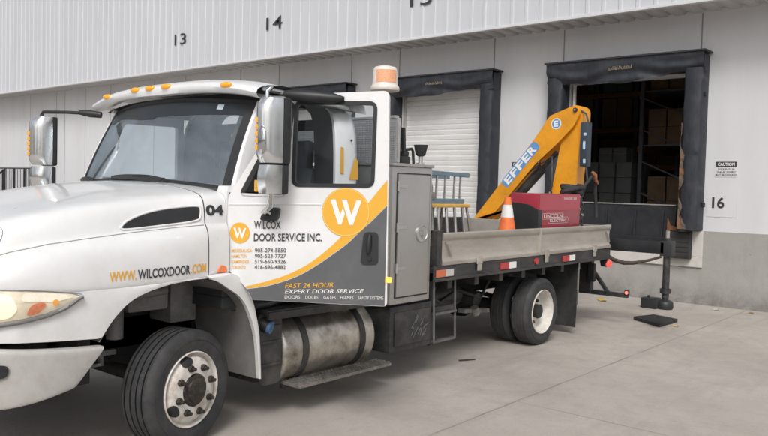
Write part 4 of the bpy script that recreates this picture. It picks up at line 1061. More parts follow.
def front_wheel(y0, ax):
    # ax = +1: outer face looks towards -y; both wheels turned a little to the left
    n0 = len(COL.objects)
    c0 = Vector((0, y0 + ax * .20, 0)); T = Matrix.Translation(c0) @ Matrix.Rotation(R_(11), 4, 'Z') @ Matrix.Translation(-c0)
    def fin(name, b, m, par, **k):
        bmesh.ops.transform(b, matrix=T, verts=b.verts); return put(name, b, m, par, **k)
    b = nb(); lathe(b, (0, y0, ZA), (0, ax, 0), [(.268, .03), (.270, .008), (.264, .002), (.257, .012), (.253, .045), (.244, .052), (.236, .036), (.226, .010), (.20, -.008), (.17, -.016), (.118, -.018), (.112, -.012)], 64)
    w_ = fin('wheel', b, 'rim_white', TR, smooth=40)
    b = nb(); p, mi = tyre_prof(y0, .29); p = [(r + .010 * max(0, (r - .30) / .1), o) for r, o in p]; lathe(b, (0, y0, ZA), (0, ax, 0), p, 72, mi); lathe(b, (0, y0, ZA), (0, ax, 0), [(.349, -.0015), (.352, -.0035), (.355, -.0015)], 72, 0); fin('tyre', b, ['tyre', 'tyre_dark'], w_, smooth=30)
    for k in range(8):
        a = 2 * PI * (k + .35) / 8; c = Vector((.165 * math.cos(a), 0, ZA + .165 * math.sin(a)))
        b = nb(); cyl(b, c + Vector((0, y0 - ax * .015, 0)), c + Vector((0, y0 - ax * .040, 0)), .027, .023, n=6); cyl(b, c + Vector((0, y0 - ax * .04, 0)), c + Vector((0, y0 - ax * .066, 0)), .013, n=10); fin('lug_nut', b, 'nut', w_)
    b = nb(); n = 40; ring = []
    for r, o in ((.112, .016), (.110, .026), (.090, .030), (.085, .046), (.065, .055), (.001, .056)):
        ring.append([Vector((r * (1 + (.10 * math.cos(8 * q + .6) if r > .11 else 0)) * math.cos(q), y0 - ax * o, ZA + r * (1 + (.10 * math.cos(8 * q + .6) if r > .11 else 0)) * math.sin(q))) for q in [2 * PI * i / n for i in range(n)]])
    grid(b, ring, loop=True); fin('hub', b, M['hub'], w_, smooth=40)
    for a in (R_(107), R_(212)):
        b = nb(); er = Vector((math.cos(a), 0, math.sin(a))); et = Vector((-math.sin(a), 0, math.cos(a))); rows = []
        for rr in (1, .5, .02):
            row = []
            for i in range(28):
                q = 2 * PI * i / 28; p = er * (.214 + .028 * rr * math.sin(q)) + et * (.052 * rr * math.cos(q)); r_ = math.hypot(p.x, p.z)
                o = lerp([(.17, -.016), (.20, -.008), (.226, .010), (.236, .036), (.244, .052)], r_)
                row.append(p + Vector((0, y0 + ax * (o - .007), ZA)))
            rows.append(row)
        grid(b, rows, loop=True); fin('hand_hole', b, 'black_dull', w_)
M['hub'] = mat('hub_grease', (.03, .027, .025), .45, metal=.3, vary=.3, vscale=30, dirt=(.16, .12, .08), dscale=25, damt=.6)
front_wheel(.035, 1); front_wheel(mir(.035), -1)
def rear_wheels(y0, ax):
    b = nb(); lathe(b, (XR, y0, ZA), (0, ax, 0), [(.264, .03), (.270, .006), (.262, .0), (.254, .010), (.250, .045), (.232, .065), (.226, .12), (.214, .15), (.15, .165), (.11, .16), (.11, .12), (.08, .11), (0, .108)], 64)
    w_ = put('dual_wheel', b, M['rim_rear'], TR, smooth=40)
    tyre(w_, XR, y0, .245, ax); tyre(w_, XR, y0 + ax * .29, .245, ax)
    for k in range(8):
        a = 2 * PI * (k + .1) / 8; c = Vector((XR + .145 * math.cos(a), 0, ZA + .145 * math.sin(a)))
        b = nb(); cyl(b, c + Vector((0, y0 + ax * .17, 0)), c + Vector((0, y0 + ax * .125, 0)), .020, n=6); put('lug_nut', b, 'nut', w_)
    b = nb(); cyl(b, (XR, y0 + ax * .05, ZA), (XR, CY, ZA), .085, n=20); put('axle', b, 'black_dull', w_)
M['rim_rear'] = mat('rear_rim_white', (.68, .66, .61), .5, vary=.05, dirt=(.33, .26, .19), dscale=7, damt=.6)
rear_wheels(.0, 1); rear_wheels(mir(0), -1)

# ---- chassis
bm = nb()
for y in (.80, 1.56): box(bm, -1.2, 7.15, y, y + .08, .60, .84, .008)
for x in (1.0, 2.4, 3.9, 4.6, 5.7, 6.8): box(bm, x, x + .08, .885, 1.555, .64, .80)
fr_ = put('chassis_frame', bm, 'black_dull', TR)
bm = nb(); cyl(bm, (0, .3, ZA), (0, 2.1, ZA), .06); lathe(bm, (XR, CY, ZA), (0, 1, 0), [(0, -.24), (.12, -.22), (.20, -.08), (.21, .05), (.14, .2), (0, .22)], 24); cyl(bm, (1.0, CY, .62), (XR - .15, CY, .45), .05); box(bm, .3, 1.5, .95, 1.5, .42, .9, .06); put('driveline', bm, 'black_dull', TR, smooth=50)
for x0 in (0, XR):
    for y in (.68, 1.66):
        bm = nb()
        for k in range(5):
            h = .62 - .05; tube(bm, [(x0 - .62 + .1 * k, y, .64 - .014 * k), (x0, y, .47 + .016 * (4 - k) - .0), (x0 + .62 - .1 * k, y, .64 - .014 * k)], .02, 6)
        put('leaf_spring', bm, 'black_dull', TR)
# air tank and brake chambers under the bed
bm = nb(); cyl(bm, (3.25, .62, .66), (4.1, .62, .66), .13, n=24); cyl(bm, (4.35, .45, .58), (4.35, .70, .62), .085); tube(bm, [(3.2, .5, .85), (3.6, .46, .62), (4.0, .5, .72), (4.4, .44, .6), (4.7, .5, .8)], .018, 8); box(bm, 3.4, 3.6, .5, .75, .75, .92, .02); put('air_tank', bm, 'black_paint', TR, smooth=40)
bm = nb(); obox(bm, (3.95, .40, .50), (4.55, .45, .44), .10, .05, (0, 0, 1), .01); cyl(bm, (4.15, .36, .52), (4.19, .36, .44), .05); put('brake_chamber', bm, 'engine_grey', TR, smooth=40)

# ---- battery box, fuel tank, step
bm = nb(); prism(bm, [rpoly([(.72, .29), (.93, .29), (.93, .86), (.68, .86), (.675, .42)], .05)], lambda a, z, d: (a, .10 + d, z), 0, .45); 
for z in (.44, .62, .74): box(bm, .70, .92, .088, .10, z, z + .02, .004)
bb = put('battery_box', bm, 'black_paint', TR, smooth=40)
bm = nb(); cyl(bm, (.72, .16, .80), (.76, .06, .76), .055, n=20); tube(bm, [(.5, .2, .92), (.62, .12, .93), (.8, .14, .92), (1.0, .2, .93)], .03, 8); put('filler_neck', bm, 'black_plastic', bb, smooth=50)
bm = nb(); cyl(bm, (.755, .07, .762), (.77, .04, .755), .05, n=20); put('filler_cap', bm, M['blue_cap'] if 'blue_cap' in M else 'crane_blue', bb, smooth=50)
TX0, TX1, TY, TZ, TRD = .93, 2.13, .375, .51, .29
bm = nb(); lathe(bm, (TX0, TY, TZ), (1, 0, 0), [(0, 0), (.10, .0), (.20, .010), (.255, .030), (TRD - .006, .055), (TRD, .075), (TRD, TX1 - TX0 - .075), (TRD - .006, TX1 - TX0 - .055), (.255, TX1 - TX0 - .03), (.20, TX1 - TX0 - .012), (0, TX1 - TX0)], 56)
tank = put('fuel_tank', bm, 'tank_alum', TR, smooth=40)
for x in (1.16, 1.87):
    bm = nb(); lathe(bm, (x, TY, TZ), (1, 0, 0), [(TRD + .001, 0), (TRD + .010, .004), (TRD + .010, .066), (TRD + .001, .07)], 56); box(bm, x + .005, x + .065, TY + .1, TY + .45, TZ - .30, TZ - .26); put('strap', bm, 'black_paint', tank, smooth=40)
bm = nb(); obox(bm, (.72, .13, .87), (2.06, .13, .855), .20, .045, (0, 0, 1), .008)
for i in range(26): box(bm, .76 + .05 * i, .78 + .05 * i, .04, .22, .878, .886)
obox(bm, (.72, .03, .85), (2.06, .03, .835), .03, .06, (0, 0, 1), .006)
for x in (.95, 1.5, 2.0): obox(bm, (x, .08, .85), (x, .30, .78), .04, .03)
obox(bm, (1.2, .30, .98), (1.9, .30, .97), .5, .03); put('upper_step', bm, 'black_paint', TR)
bm = nb(); box(bm, 1.03, 2.19, -.02, .20, .235, .262, .004)
for i in range(29):
    for j in range(4): 
        x = 1.055 + .04 * i; y = .005 + .05 * j; box(bm, x, x + .02, y, y + .026, .262, .270)
st = put('step', bm, M['step_plate'] if 'step_plate' in M else 'alum', TR)
bm = nb()
for x in (1.16, 1.82): tube(bm, [(x, .05, .225), (x, .15, .215), (x, .55, .24), (x, .8, .5)], .022, 8)
box(bm, 1.03, 2.19, .18, .22, .20, .233); put('step_bracket', bm, 'black_paint', st, smooth=50)

# ---- steel cabinet behind the cab
BX0, BX1, BZ0, BZ1 = 2.165, 2.775, .79, 2.07
bm = nb(); box(bm, BX0, BX1, .0, .56, BZ0, BZ1, .012)
cb = put('tool_cabinet', bm, 'steel_cab', TR, smooth=40)
bm = nb(); box(bm, BX0 + .075, BX1 - .055, -.016, -.0015, BZ0 + .07, BZ1 - .075, .007); dr = put('door', bm, 'steel_cab', cb, smooth=40)
bm = nb()
fr0 = [rrect(BX0 + .06, BX1 - .04, BZ0 + .055, BZ1 - .06, .01), rrect(BX0 + .071, BX1 - .051, BZ0 + .066, BZ1 - .071, .008)]
prism(bm, fr0, lambda a, z, d: (a, -.0012 - d, z), .004, 0); put('door_seal', bm, 'black_plastic', cb)
for z in (1.08, 1.46, 1.84):
    bm = nb(); cyl(bm, (BX0 + .068, -.018, z), (BX0 + .068, -.018, z + .09), .012, n=10); obox(bm, (BX0 + .07, -.019, z + .045), (BX0 + .20, -.019, z + .045), .006, .028); put('hinge', bm, 'alum', dr, smooth=40)
bm = nb(); lathe(bm, (2.60, -.016, 1.44), (0, -1, 0), [(.085, 0), (.085, .010), (.075, .016), (.070, .010), (0, .008)], 32); obox(bm, (2.60, -.034, 1.39), (2.60, -.034, 1.49), .028, .012, (1, 0, 0), .004); obox(bm, (2.56, -.03, 1.44), (2.64, -.03, 1.44), .012, .03); put('lock', bm, 'alum', dr, smooth=40)
bm = nb(); box(bm, BX0 - .012, BX1 + .012, -.014, .57, BZ1 + .001, BZ1 + .028, .006); put('lid', bm, 'steel_cab', cb, smooth=40)
# dark box underneath
bm = nb(); box(bm, 2.24, 2.90, .05, .55, .32, .76, .025); box(bm, 2.30, 2.86, .036, .049, .38, .70, .006); box(bm, 2.2, 2.95, .10, .75, .761, .785)
ub = put('storage_box', bm, 'black_paint', TR, smooth=40)
bm = nb(); rnd = random.Random(5)
for i in range(16):
    x = rnd.uniform(2.55, 2.78); z = rnd.uniform(.42, .58); obox(bm, (x, .0335, z), (x + rnd.uniform(.02, .06), .0335, z + rnd.uniform(.02, .08)), .002, .007)
put('scratches', bm, M['scuff'] if 'scuff' in M else 'alum', ub)
# headboard with diamond plate
bm = nb(); box(bm, 2.19, 2.215, .0, 2.44, BZ1 + .03, 2.50, .004); hb = put('headboard', bm, 'diamond', TR)
bm = nb()
for y in (.0, 2.42): box(bm, 2.22, 2.26, y, y + .04, BZ1 + .03, 2.51, .006)
obox(bm, (2.21, 0, 2.515), (2.21, 2.44, 2.515), .05, .028, (0, 0, 1), .006); put('headboard_frame', bm, 'alum', hb)
bm = nb(); box(bm, 2.22, 2.78, .565, 2.44, .95, BZ1, .01); put('rear_cabinet', bm, 'diamond', TR)
# beacon
bm = nb(); cyl(bm, (2.45, .36, BZ1 + .02), (2.45, .36, 2.82), .022, n=14); put('beacon_post', bm, 'alum', TR, smooth=50)
bm = nb(); lathe(bm, (2.45, .36, 2.80), (0, 0, 1), [(0, .0), (.135, .0), (.142, .015), (.138, .035), (.128, .05), (.122, .06), (.116, .20), (.104, .224), (.06, .236), (0, .238)], 36, [0, 0, 0, 0, 0, 0, 0, 0, 0]); bc = put('beacon', bm, 'beacon_clear', TR, smooth=50)
bm = nb(); a0 = R_(175); rows = []
for i in range(21):
    a = a0 + R_(105) * i / 20; rows.append([(2.45 + r * math.cos(a), .36 + r * math.sin(a), 2.80 + z) for r, z in ((.1235, .072), (.1185, .192))])
grid(bm, rows); put('lens', bm, 'beacon_amber', bc, smooth=60)

# ---- flatbed
BL0, BL1 = 2.93, 7.0
bm = nb(); box(bm, BL0 - .10, BL1, .0, 2.44, 1.04, 1.095, .004)
for i in range(7): box(bm, BL0 + .5 * i + .2, BL0 + .5 * i + .28, .03, 2.41, .86, 1.035)
bed = put('flatbed', bm, 'black_paint', TR)
bm = nb(); box(bm, BL0 - .11, BL1 + .02, -.022, -.002, .955, 1.108, .006); box(bm, BL0 - .11, BL1 + .02, -.035, -.022, .955, .985, .003); put('side_rail', bm, M['rail_paint'] if 'rail_paint' in M else 'black_paint', bed)
bm = nb(); box(bm, BL0 - .11, BL1 + .02, 2.442, 2.462, .955, 1.108, .006); put('side_rail', bm, 'black_paint', bed)
def gate(x0, x1, y, s):
    """drop side: extruded profile between x0 and x1; s=-1 outer face looks to -y"""
    pr = [(0.0, 1.112), (.030, 1.112), (.034, 1.125), (.034, 1.150), (.020, 1.166), (.012, 1.20), (.010, 1.30), (.014, 1.355), (.030, 1.378), (.036, 1.392), (.036, 1.425), (.028, 1.434), (-.008, 1.434), (-.008, 1.112)]
    b = nb(); rows = [[(x, y + s * o, z) for o, z in pr] for x in (x0, x1)]; grid(b, rows, loop=True)
    b.faces.new([b.verts.new(p) for p in rows[0]]); b.faces.new([b.verts.new(p) for p in rows[1][::-1]])
    g = put('drop_side', b, 'alum_gate' if s < 0 else 'black_paint', bed, smooth=30)
    return g
g1 = gate(2.945, 4.935, -.004, -1); g2 = gate(4.955, 6.98, -.004, -1); gate(2.945, 6.98, 2.444, 1)
bm = nb(); box(bm, 4.925, 4.965, -.046, -.002, 1.115, 1.43, .006); put('centre_stake', bm, 'alum_gate', bed)
for x, g, s in ((3.01, g1, 1), (6.86, g2, -1)):
    bm = nb(); obox(bm, (x, -.030, 1.33), (x + .07, -.034, 1.20), .018, .034, (0, -1, 0), .004); obox(bm, (x - .02, -.03, 1.335), (x + .06, -.03, 1.335), .02, .022); put('latch', bm, 'alum', g)
for x, g in ((3.60, g1), (5.10, g2), (6.46, g2)):
    bm = nb(); box(bm, x - .05, x + .05, -.052, -.038, 1.09, 1.175, .005); box(bm, x - .035, x + .035, -.050, -.036, 1.02, 1.09, .005); put('hinge_bracket', bm, 'alum_gate', g)
for x0, x1, a, b_ in ((4.05, 4.38, 'red_lens', 'white_vinyl'), (5.55, 5.88, 'red_lens', 'white_vinyl'), (2.845, 3.13, 'red_orange', 'reflector_grey')):
    bm = nb(); m = x0 + (x1 - x0) * .52; box(bm, x0, m, -.0405, -.0222 if False else -.024, 1.0, 1.07, .002); box(bm, m + .004, x1, -.0405, -.024, 1.0, 1.07, .002, 1); put('reflector', bm, [a if a in M else 'amber', b_ if b_ in M else 'alum'], bed)
bm = nb(); cyl(bm, (4.86, -.022, 1.045), (4.86, -.045, 1.045), .036, n=20); put('side_marker', bm, 'red_lens', bed, smooth=40)
bm = nb(); box(bm, 2.85, 2.93, -.03, .06, 1.112, 1.46, .006); put('front_stake', bm, 'black_paint', bed)
bm = nb(); box(bm, 2.85, 2.925, .065, 2.44, 1.10, 1.30, .006); put('front_board', bm, 'black_paint', bed)
bm = nb(); box(bm, 6.985, 7.02, .0, 2.44, 1.11, 1.42, .006); put('tail_board', bm, 'alum_gate', bed)
# access ladder hanging under the front of the bed
bm = nb()
for x in (2.93, 3.30): tube(bm, [(x, .06, .955), (x, .04, .33)], .012, 8)
for z in (.34, .62): obox(bm, (2.93, .05, z), (3.30, .05, z), .05, .022)
put('access_ladder', bm, M['worn_steel'], TR, smooth=40)
bm = nb(); obox(bm, (2.93, .055, .66), (3.30, .055, .66), .02, .05); obox(bm, (2.94, .10, .95), (2.94, .10, .30), .05, .04, (1, 0, 0)); put('ladder_bracket', bm, 'black_paint', TR)
# mud flaps, rear bumper, lamps
for y0, y1 in ((.01, .62), (1.82, 2.43)):
    bm = nb(); rows = [[(6.08 + .02 * math.sin(3 * y) - .03 * t * t, y0 + (y1 - y0) * i / 6, .95 - .85 * t) for i, y in enumerate([0, .4, .8, 1.2, 1.6, 2, 2.4])] for t in [k / 8 for k in range(9)]]
    grid(bm, rows); grid(bm, [[(x + .012, y, z) for x, y, z in r] for r in rows]); put('mud_flap', bm, 'rubber', TR, smooth=50)
bm = nb(); box(bm, 6.075, 6.09, -.005, .015, .40, .95, .002); put('flap_hanger', bm, 'alum', TR)
bm = nb()
box(bm, 7.13, 7.23, .30, .50, .42, .98, .01); box(bm, 7.12, 7.22, 1.94, 2.14, .42, .98, .01); box(bm, 7.05, 7.12, .22, .32, .60, .86, .01)
obox(bm, (7.18, -.24, .44), (7.18, 2.68, .44), .07, .06, (0, 0, 1), .008); obox(bm, (7.14, .31, .80), (7.16, .05, .46), .05, .05, (1, 0, 0), .006)
box(bm, 6.86, 7.0, .55, 1.9, .60, 1.03, .01)
rb = put('rear_bumper', bm, 'black_paint', TR)
bm = nb(); box(bm, 7.13, 7.16, -.27, -.20, .455, .52, .008); cyl(bm, (7.12, -.235, .487), (7.13, -.235, .487), .022, n=14, mi=1); put('marker_lamp', bm, ['black_plastic', 'red_lit'], rb)
bm = nb(); obox(bm, (6.98, .05, .955), (7.05, .06, .86), .09, .10, (0, -1, 0), .012); tl = put('tail_lamp', bm, 'black_plastic', TR, smooth=40)
bm = nb(); lathe(bm, (7.02, .0, .885), (-.35, -.9, -.1), [(.05, 0), (.052, .02), (.04, .032), (0, .038)], 24); put('lens', bm, M['red_tail'] if 'red_tail' in M else 'red_lit', tl, smooth=50)

# ---- crane mounted across the tail; boom plane X = XC
XC = 7.15
def C(y, z, d=0.): return (XC + d, y, z)
bm = nb(); box(bm, 7.04, 7.46, .60, 1.45, .70, 1.12, .02); cyl(bm, (7.28, .84, 1.12), (7.28, .84, 1.55), .17, .15, n=28); box(bm, 7.12, 7.44, .66, 1.03, 1.50, 1.82, .03); cyl(bm, (7.10, .84, 1.80), (7.46, .84, 1.80), .07, n=20)
crane = put('crane', bm, 'crane', TR, smooth=40)
bm = nb(); prism(bm, [rpoly([(.655, 1.70), (1.045, 1.70), (.885, 2.60), (.80, 3.10), (.66, 3.17), (.555, 3.10), (.56, 2.86)], [.04, .04, .03, .06, .07, .06, .05])], lambda a, z, d: C(a, z, d), .05, .32); put('lifting_boom', bm, 'crane', crane, smooth=30)
bm = nb(); prism(bm, [rpoly([(.56, 3.05), (.655, 3.145), (1.045, 3.005), (1.29, 2.665), (2.33, 1.42), (2.26, 1.375), (2.08, 1.375), (1.26, 2.29), (.90, 2.60), (.64, 2.86)], [.05, .05, .05, .05, .03, .02, .03, .06, .08, .08])], lambda a, z, d: C(a, z, d), -.02, .045)
prism(bm, [rpoly([(.57, 3.03), (.66, 3.12), (1.03, 2.985), (2.31, 1.42), (2.10, 1.395), (1.20, 2.40), (.90, 2.66)], [.05, .05, .05, .03, .03, .06, .08])], lambda a, z, d: C(a, z, d), .325, .36)
jb = put('folding_boom', bm, 'crane', crane, smooth=30)
bm = nb(); 
for k in range(2): obox(bm, C(2.28 - .02, 1.40, .0), C(1.55, 1.62, .0), .10, .055, (0, 0, 1), .008)
put('boom_extension', bm, 'crane', crane)
bm = nb(); tube(bm, [C(1.70, 1.73, .14), C(1.22, 2.23, .14)], .075, 16); tube(bm, [C(1.22, 2.23, .14), C(.99, 2.47, .14)], .035, 12); tube(bm, [C(1.6, 1.98, .0), C(1.3, 2.22, .0), C(1.0, 2.40, .01), C(.98, 1.95, .0)], .016, 8); put('hydraulic_ram', bm, 'black_paint', crane, smooth=50)
bm = nb(); box(bm, XC - .02, XC + .12, .43, .548, 2.25, 2.90, .02); tube(bm, [C(.46, 2.90, .05), C(.50, 3.02, .05), C(.60, 3.08, .05)], .014, 8); tube(bm, [C(.46, 2.28, .02), C(.42, 2.05, .0), C(.5, 1.8, 0)], .016, 8); vb = put('valve_block', bm, M['crane_black'] if 'crane_black' in M else 'black_paint', crane, smooth=40)
bm = nb(); prism(bm, [rrect(.462, .50, 2.50, 2.62, .012)], lambda a, z, d: (XC - .0225, a, z), 0, None); prism(bm, [rrect(.45, .495, 2.70, 2.74, .008)], lambda a, z, d: (XC - .0225, a, z), 0, None); prism(bm, [rrect(.45, .49, 2.30, 2.36, .008)], lambda a, z, d: (XC - .0225, a, z), 0, None); put('label', bm, M['label_pale'] if 'label_pale' in M else 'white_vinyl', vb)
for y, z, r in ((.635, 3.075, .032), (.99, 1.86, .03), (1.19, 2.31, .02)):
    bm = nb(); cyl(bm, C(y, z, -.019), C(y, z, -.045), r, n=18); cyl(bm, C(y, z, -.044), C(y, z, -.05), r * .5, n=12, mi=1); put('pin', bm, ['rail_black', 'alum'], crane, smooth=40)
# boom lettering
p0 = Vector((1.80, 1.955)); p1 = Vector((1.235, 2.595)); dv = (p1 - p0).normalized(); nv = Vector((-dv.y, dv.x)); nv = nv if nv.y > 0 else -nv
Ln = (p1 - p0).length; hh = .150
def E2(a, c, d): q = p0 + dv * a + nv * c; return (XC - .02 - d, q.x, q.y)
bm = nb(); prism(bm, [rpoly([(0, -hh / 2), (Ln, -hh / 2), (Ln, hh / 2), (0, hh / 2)], hh * .42)], lambda a, c, d: E2(a, c, .0025), 0, None); pl = put('name_plate', bm, 'crane_blue', jb)
bm = nb()
for i, ch in enumerate('EFFER'):
    a0 = .065 + i * (Ln - .11) / 5
    text(bm, ch, lambda u, v: E2(a0 + .128 * u - .006, -.06 + .122 * v, .005), .035)
put('lettering', bm, 'white_vinyl', pl)
bm = nb(); prism(bm, [circ(.935, 2.885, .082)], lambda a, z, d: (XC - .0225, a, z), 0, None); e = put('badge', bm, 'white_vinyl', jb)
bm = nb(); prism(bm, [circ(.935, 2.885, .068)], lambda a, z, d: (XC - .0245, a, z), 0, None); put('badge_disc', bm, 'crane_blue', jb)
bm = nb(); text(bm, 'E', lambda u, v: (XC - .027, .97 - .07 * u, 2.84 + .09 * v), .03); put('lettering', bm, 'white_vinyl', jb)
# outrigger to the left
bm = nb(); box(bm, 7.22, 7.38, -.70, .61, 1.06, 1.225, .01); og = put('outrigger', bm, M['steel_dark'], TR, smooth=40)
bm = nb(); cyl(bm, (7.30, -.715, .46), (7.30, -.715, 1.28), .047, n=22); cyl(bm, (7.30, -.715, 1.28), (7.30, -.715, 1.38), .026, n=14, mi=1); box(bm, 7.22, 7.38, -.80, -.64, 1.03, 1.24, .012); cyl(bm, (7.30, -.715, .52), (7.30, -.715, .58), .075, n=22); put('stabiliser_leg', bm, ['black_paint', 'alum'], og, smooth=40)
bm = nb(); lathe(bm, (7.30, -.715, .30), (0, 0, 1), [(0, 0), (.10, 0), (.112, .03), (.108, .09), (.09, .115), (.045, .13), (.045, .17)], 28); put('foot', bm, 'black_plastic', og, smooth=40)
bm = nb(); tube(bm, [(7.16, .10, 1.0), (7.16, -.02, .93), (7.17, -.16, .90), (7.17, -.30, .91), (7.2, -.5, .96), (7.24, -.66, 1.02)], [.025, .03, .03, .026, .02, .018], 10); put('hose', bm, M['hose'], og, smooth=60)
M_h = None

# ------------------------------------------------------------------ load on the bed
ZB = 1.097
# red engine-driven welder
WX0, WX1, WY0, WY1, WZ1 = 5.12, 6.27, .10, .50, 1.85
root = empty('welder_generator', ((WX0 + WX1) / 2, .44, ZB), 'red engine-driven welder with black corner panel on the truck bed', 'welder')
bm = nb(); box(bm, WX0, WX1, WY0, WY1, ZB + .06, WZ1, .02); put('housing', bm, 'red_paint', root, smooth=40)
bm = nb(); prism(bm, [[(WX0 + .02, WZ1 - .018), (WX1 - .02, WZ1 - .018), (WX1 - .025, 1.64), (WX0 + .02, 1.64)]], lambda a, z, d: (a, WY0 - .0025, z), 0, None); put('upper_panel', bm, 'red_light', root)
bm = nb(); prism(bm, [rpoly([(WY0 - .012, ZB + .06), (WY1 - .01, ZB + .06), (WY1 - .01, 1.735), (WY0 + .14, 1.71), (WY0 - .012, 1.645)], .025)], lambda a, z, d: (WX0 - .03 + d, a, z), 0, .10); put('end_panel', bm, 'black_plastic', root, smooth=30)
bm = nb(); box(bm, WX0, WX1, WY0 + .02, WY1 - .02, ZB + .002, ZB + .06); put('skid_base', bm, 'black_paint', root)
bm = nb(); prism(bm, [rrect(5.36, 5.92, 1.475, 1.555, .035), rrect(5.365, 5.915, 1.479, 1.551, .032)], lambda a, z, d: (a, WY0 - .003, z), 0, None); prism(bm, [rrect(5.22, 5.78, 1.53, 1.605, .02), rrect(5.225, 5.775, 1.534, 1.601, .017)], lambda a, z, d: (a, WY0 - .0045, z), 0, None)
text(bm, 'LINCOLN', lambda u, v: (5.25 + .50 * u, WY0 - .005, 1.545 + .048 * v), .02); text(bm, 'ELECTRIC', lambda u, v: (5.41 + .46 * u, WY0 - .005, 1.492 + .036 * v), .02); text(bm, 'RANGER 305', lambda u, v: (5.78 + .36 * u, WY0 - .005, 1.775 + .032 * v), .02)
put('lettering', bm, M['welder_text'], root)
bm = nb(); prism(bm, [rpoly([(WX1, ZB + .06), (WX1 + .24, ZB + .06), (WX1 + .16, WZ1 - .05), (WX1 + .004, WZ1 - .03)], .02)], lambda a, z, d: (a, WY0 + .05 + d, z), 0, .5)
for i in range(5):
    for j in range(2): cyl(bm, (WX1 + .06 + .07 * j, WY0 + .05, 1.42 + .075 * i), (WX1 + .06 + .07 * j, WY0 + .02, 1.42 + .075 * i), .018, n=10, mi=1 if (i + j) % 3 == 0 else 0)
put('control_panel', bm, ['black_plastic', 'engine_grey'], root, smooth=40)
# coil of cable on the welder
root = empty('welding_cable', (6.4, .35, WZ1 - .02), 'black welding cable heaped at the end of the red welder, copper clamp on top', 'cable')
bm = nb(); rnd = random.Random(3); c0 = Vector((6.42, .30, 1.885)); pts = []
for i in range(90):
    a = i * .42; r = .09 + .03 * math.sin(i * .9)
    pts.append(c0 + Vector((r * 1.3 * math.cos(a), .14 * math.sin(a), .05 * math.sin(a * .5 + 1) + .0008 * i - .02)))
tube(bm, pts, .024, 8); tube(bm, [c0 + Vector(p) for p in ((.12, -.1, .05), (.2, -.18, .20), (.24, -.2, .26), (.30, -.2, .22), (.34, -.18, .02), (.36, -.2, -.35))], .024, 8)
tube(bm, [c0 + Vector(p) for p in ((-.42, -.05, -.012), (-.25, -.10, .02), (-.1, -.14, .05), (.06, -.14, .05), (.12, -.1, .0))], .03, 8)
put('cable', bm, 'rubber', root, smooth=60)
bm = nb(); tube(bm, [c0 + Vector(p) for p in ((.18, -.2, .27), (.23, -.22, .23), (.25, -.22, .16), (.32, -.22, .12), (.36, -.2, .15))], [.02, .03, .022, .02, .012], 8); put('clamp', bm, 'copper', root, smooth=60)
# cone
root = empty('traffic_cone', (4.50, .20, ZB), 'orange traffic cone with white upper band standing in front of the red welder', 'traffic cone')
KX, KY = 4.50, .17
bm = nb(); box(bm, KX - .17, KX + .17, KY - .17, KY + .17, ZB + .001, ZB + .03, .012); put('base', bm, 'cone', root)
bm = nb(); lathe(bm, (KX, KY, ZB), (0, 0, 1), [(.150, .028), (.145, .05), (.038, .675), (.034, .70), (.022, .705), (.02, .66)], 36); put('cone_body', bm, 'cone', root, smooth=40)
bm = nb(); lathe(bm, (KX, KY, ZB), (0, 0, 1), [(.0765, .465), (.0515, .61)], 36); put('collar', bm, 'cone_white', root, smooth=40)
# blue ladder on edge and yellow trestle
root = empty('stepladder', (3.85, .55, 1.7), 'small blue-grey stepladder lying on its side above the yellow trestle', 'stepladder')
LY = .52
bm = nb(); obox(bm, (3.36, LY, 2.045), (4.19, LY, 2.035), .035, .05, (0, 0, 1), .006); obox(bm, (3.36, LY, 1.74), (4.10, LY, 1.735), .035, .055, (0, 0, 1), .006); put('side_rail', bm, 'ladder_blue', root)
for x in (3.56, 3.72, 3.90, 4.02):
    bm = nb(); obox(bm, (x, LY - .0, 1.765), (x + .01, LY, 2.018), .02, .022, (1, 0, 0), .004); put('rung', bm, 'alum', root)
bm = nb(); obox(bm, (3.36, LY + .24, 2.01), (4.14, LY + .24, 2.01), .03, .04); obox(bm, (3.36, LY + .24, 1.74), (4.10, LY + .24, 1.74), .03, .04); obox(bm, (3.40, LY, 2.03), (3.40, LY + .24, 2.0), .03, .03); put('rear_frame', bm, 'ladder_blue', root)
root = empty('trestle', (3.85, .55, ZB), 'yellow-topped folding trestle with thin aluminium legs on the truck bed', 'trestle')
bm = nb(); box(bm, 3.42, 4.20, LY - .03, LY + .28, 1.665, 1.705, .01); put('top', bm, 'ladder_yellow', root)
for x, dx in ((3.47, .02), (3.60, -.0), (3.76, .0), (3.92, .01), (4.08, .03), (4.17, .08)):
    bm = nb(); tube(bm, [(x, LY, 1.663), (x + dx * .5, LY - .02, 1.45), (x + dx, LY - .05, ZB + .003)], .017, 8); put('leg', bm, 'alum', root, smooth=50)
for x, dx in ((3.50, .0), (3.68, .02), (3.85, .0), (4.02, .02)):
    bm = nb(); tube(bm, [(x, LY + .24, 1.663), (x + dx, LY + .30, ZB + .003)], .017, 8); put('leg', bm, 'alum', root, smooth=50)
bm = nb(); obox(bm, (3.47, LY - .03, 1.36), (4.18, LY - .03, 1.36), .014, .02); obox(bm, (3.5, LY + .28, 1.3), (4.02, LY + .28, 1.3), .014, .02); put('brace', bm, 'alum', root)
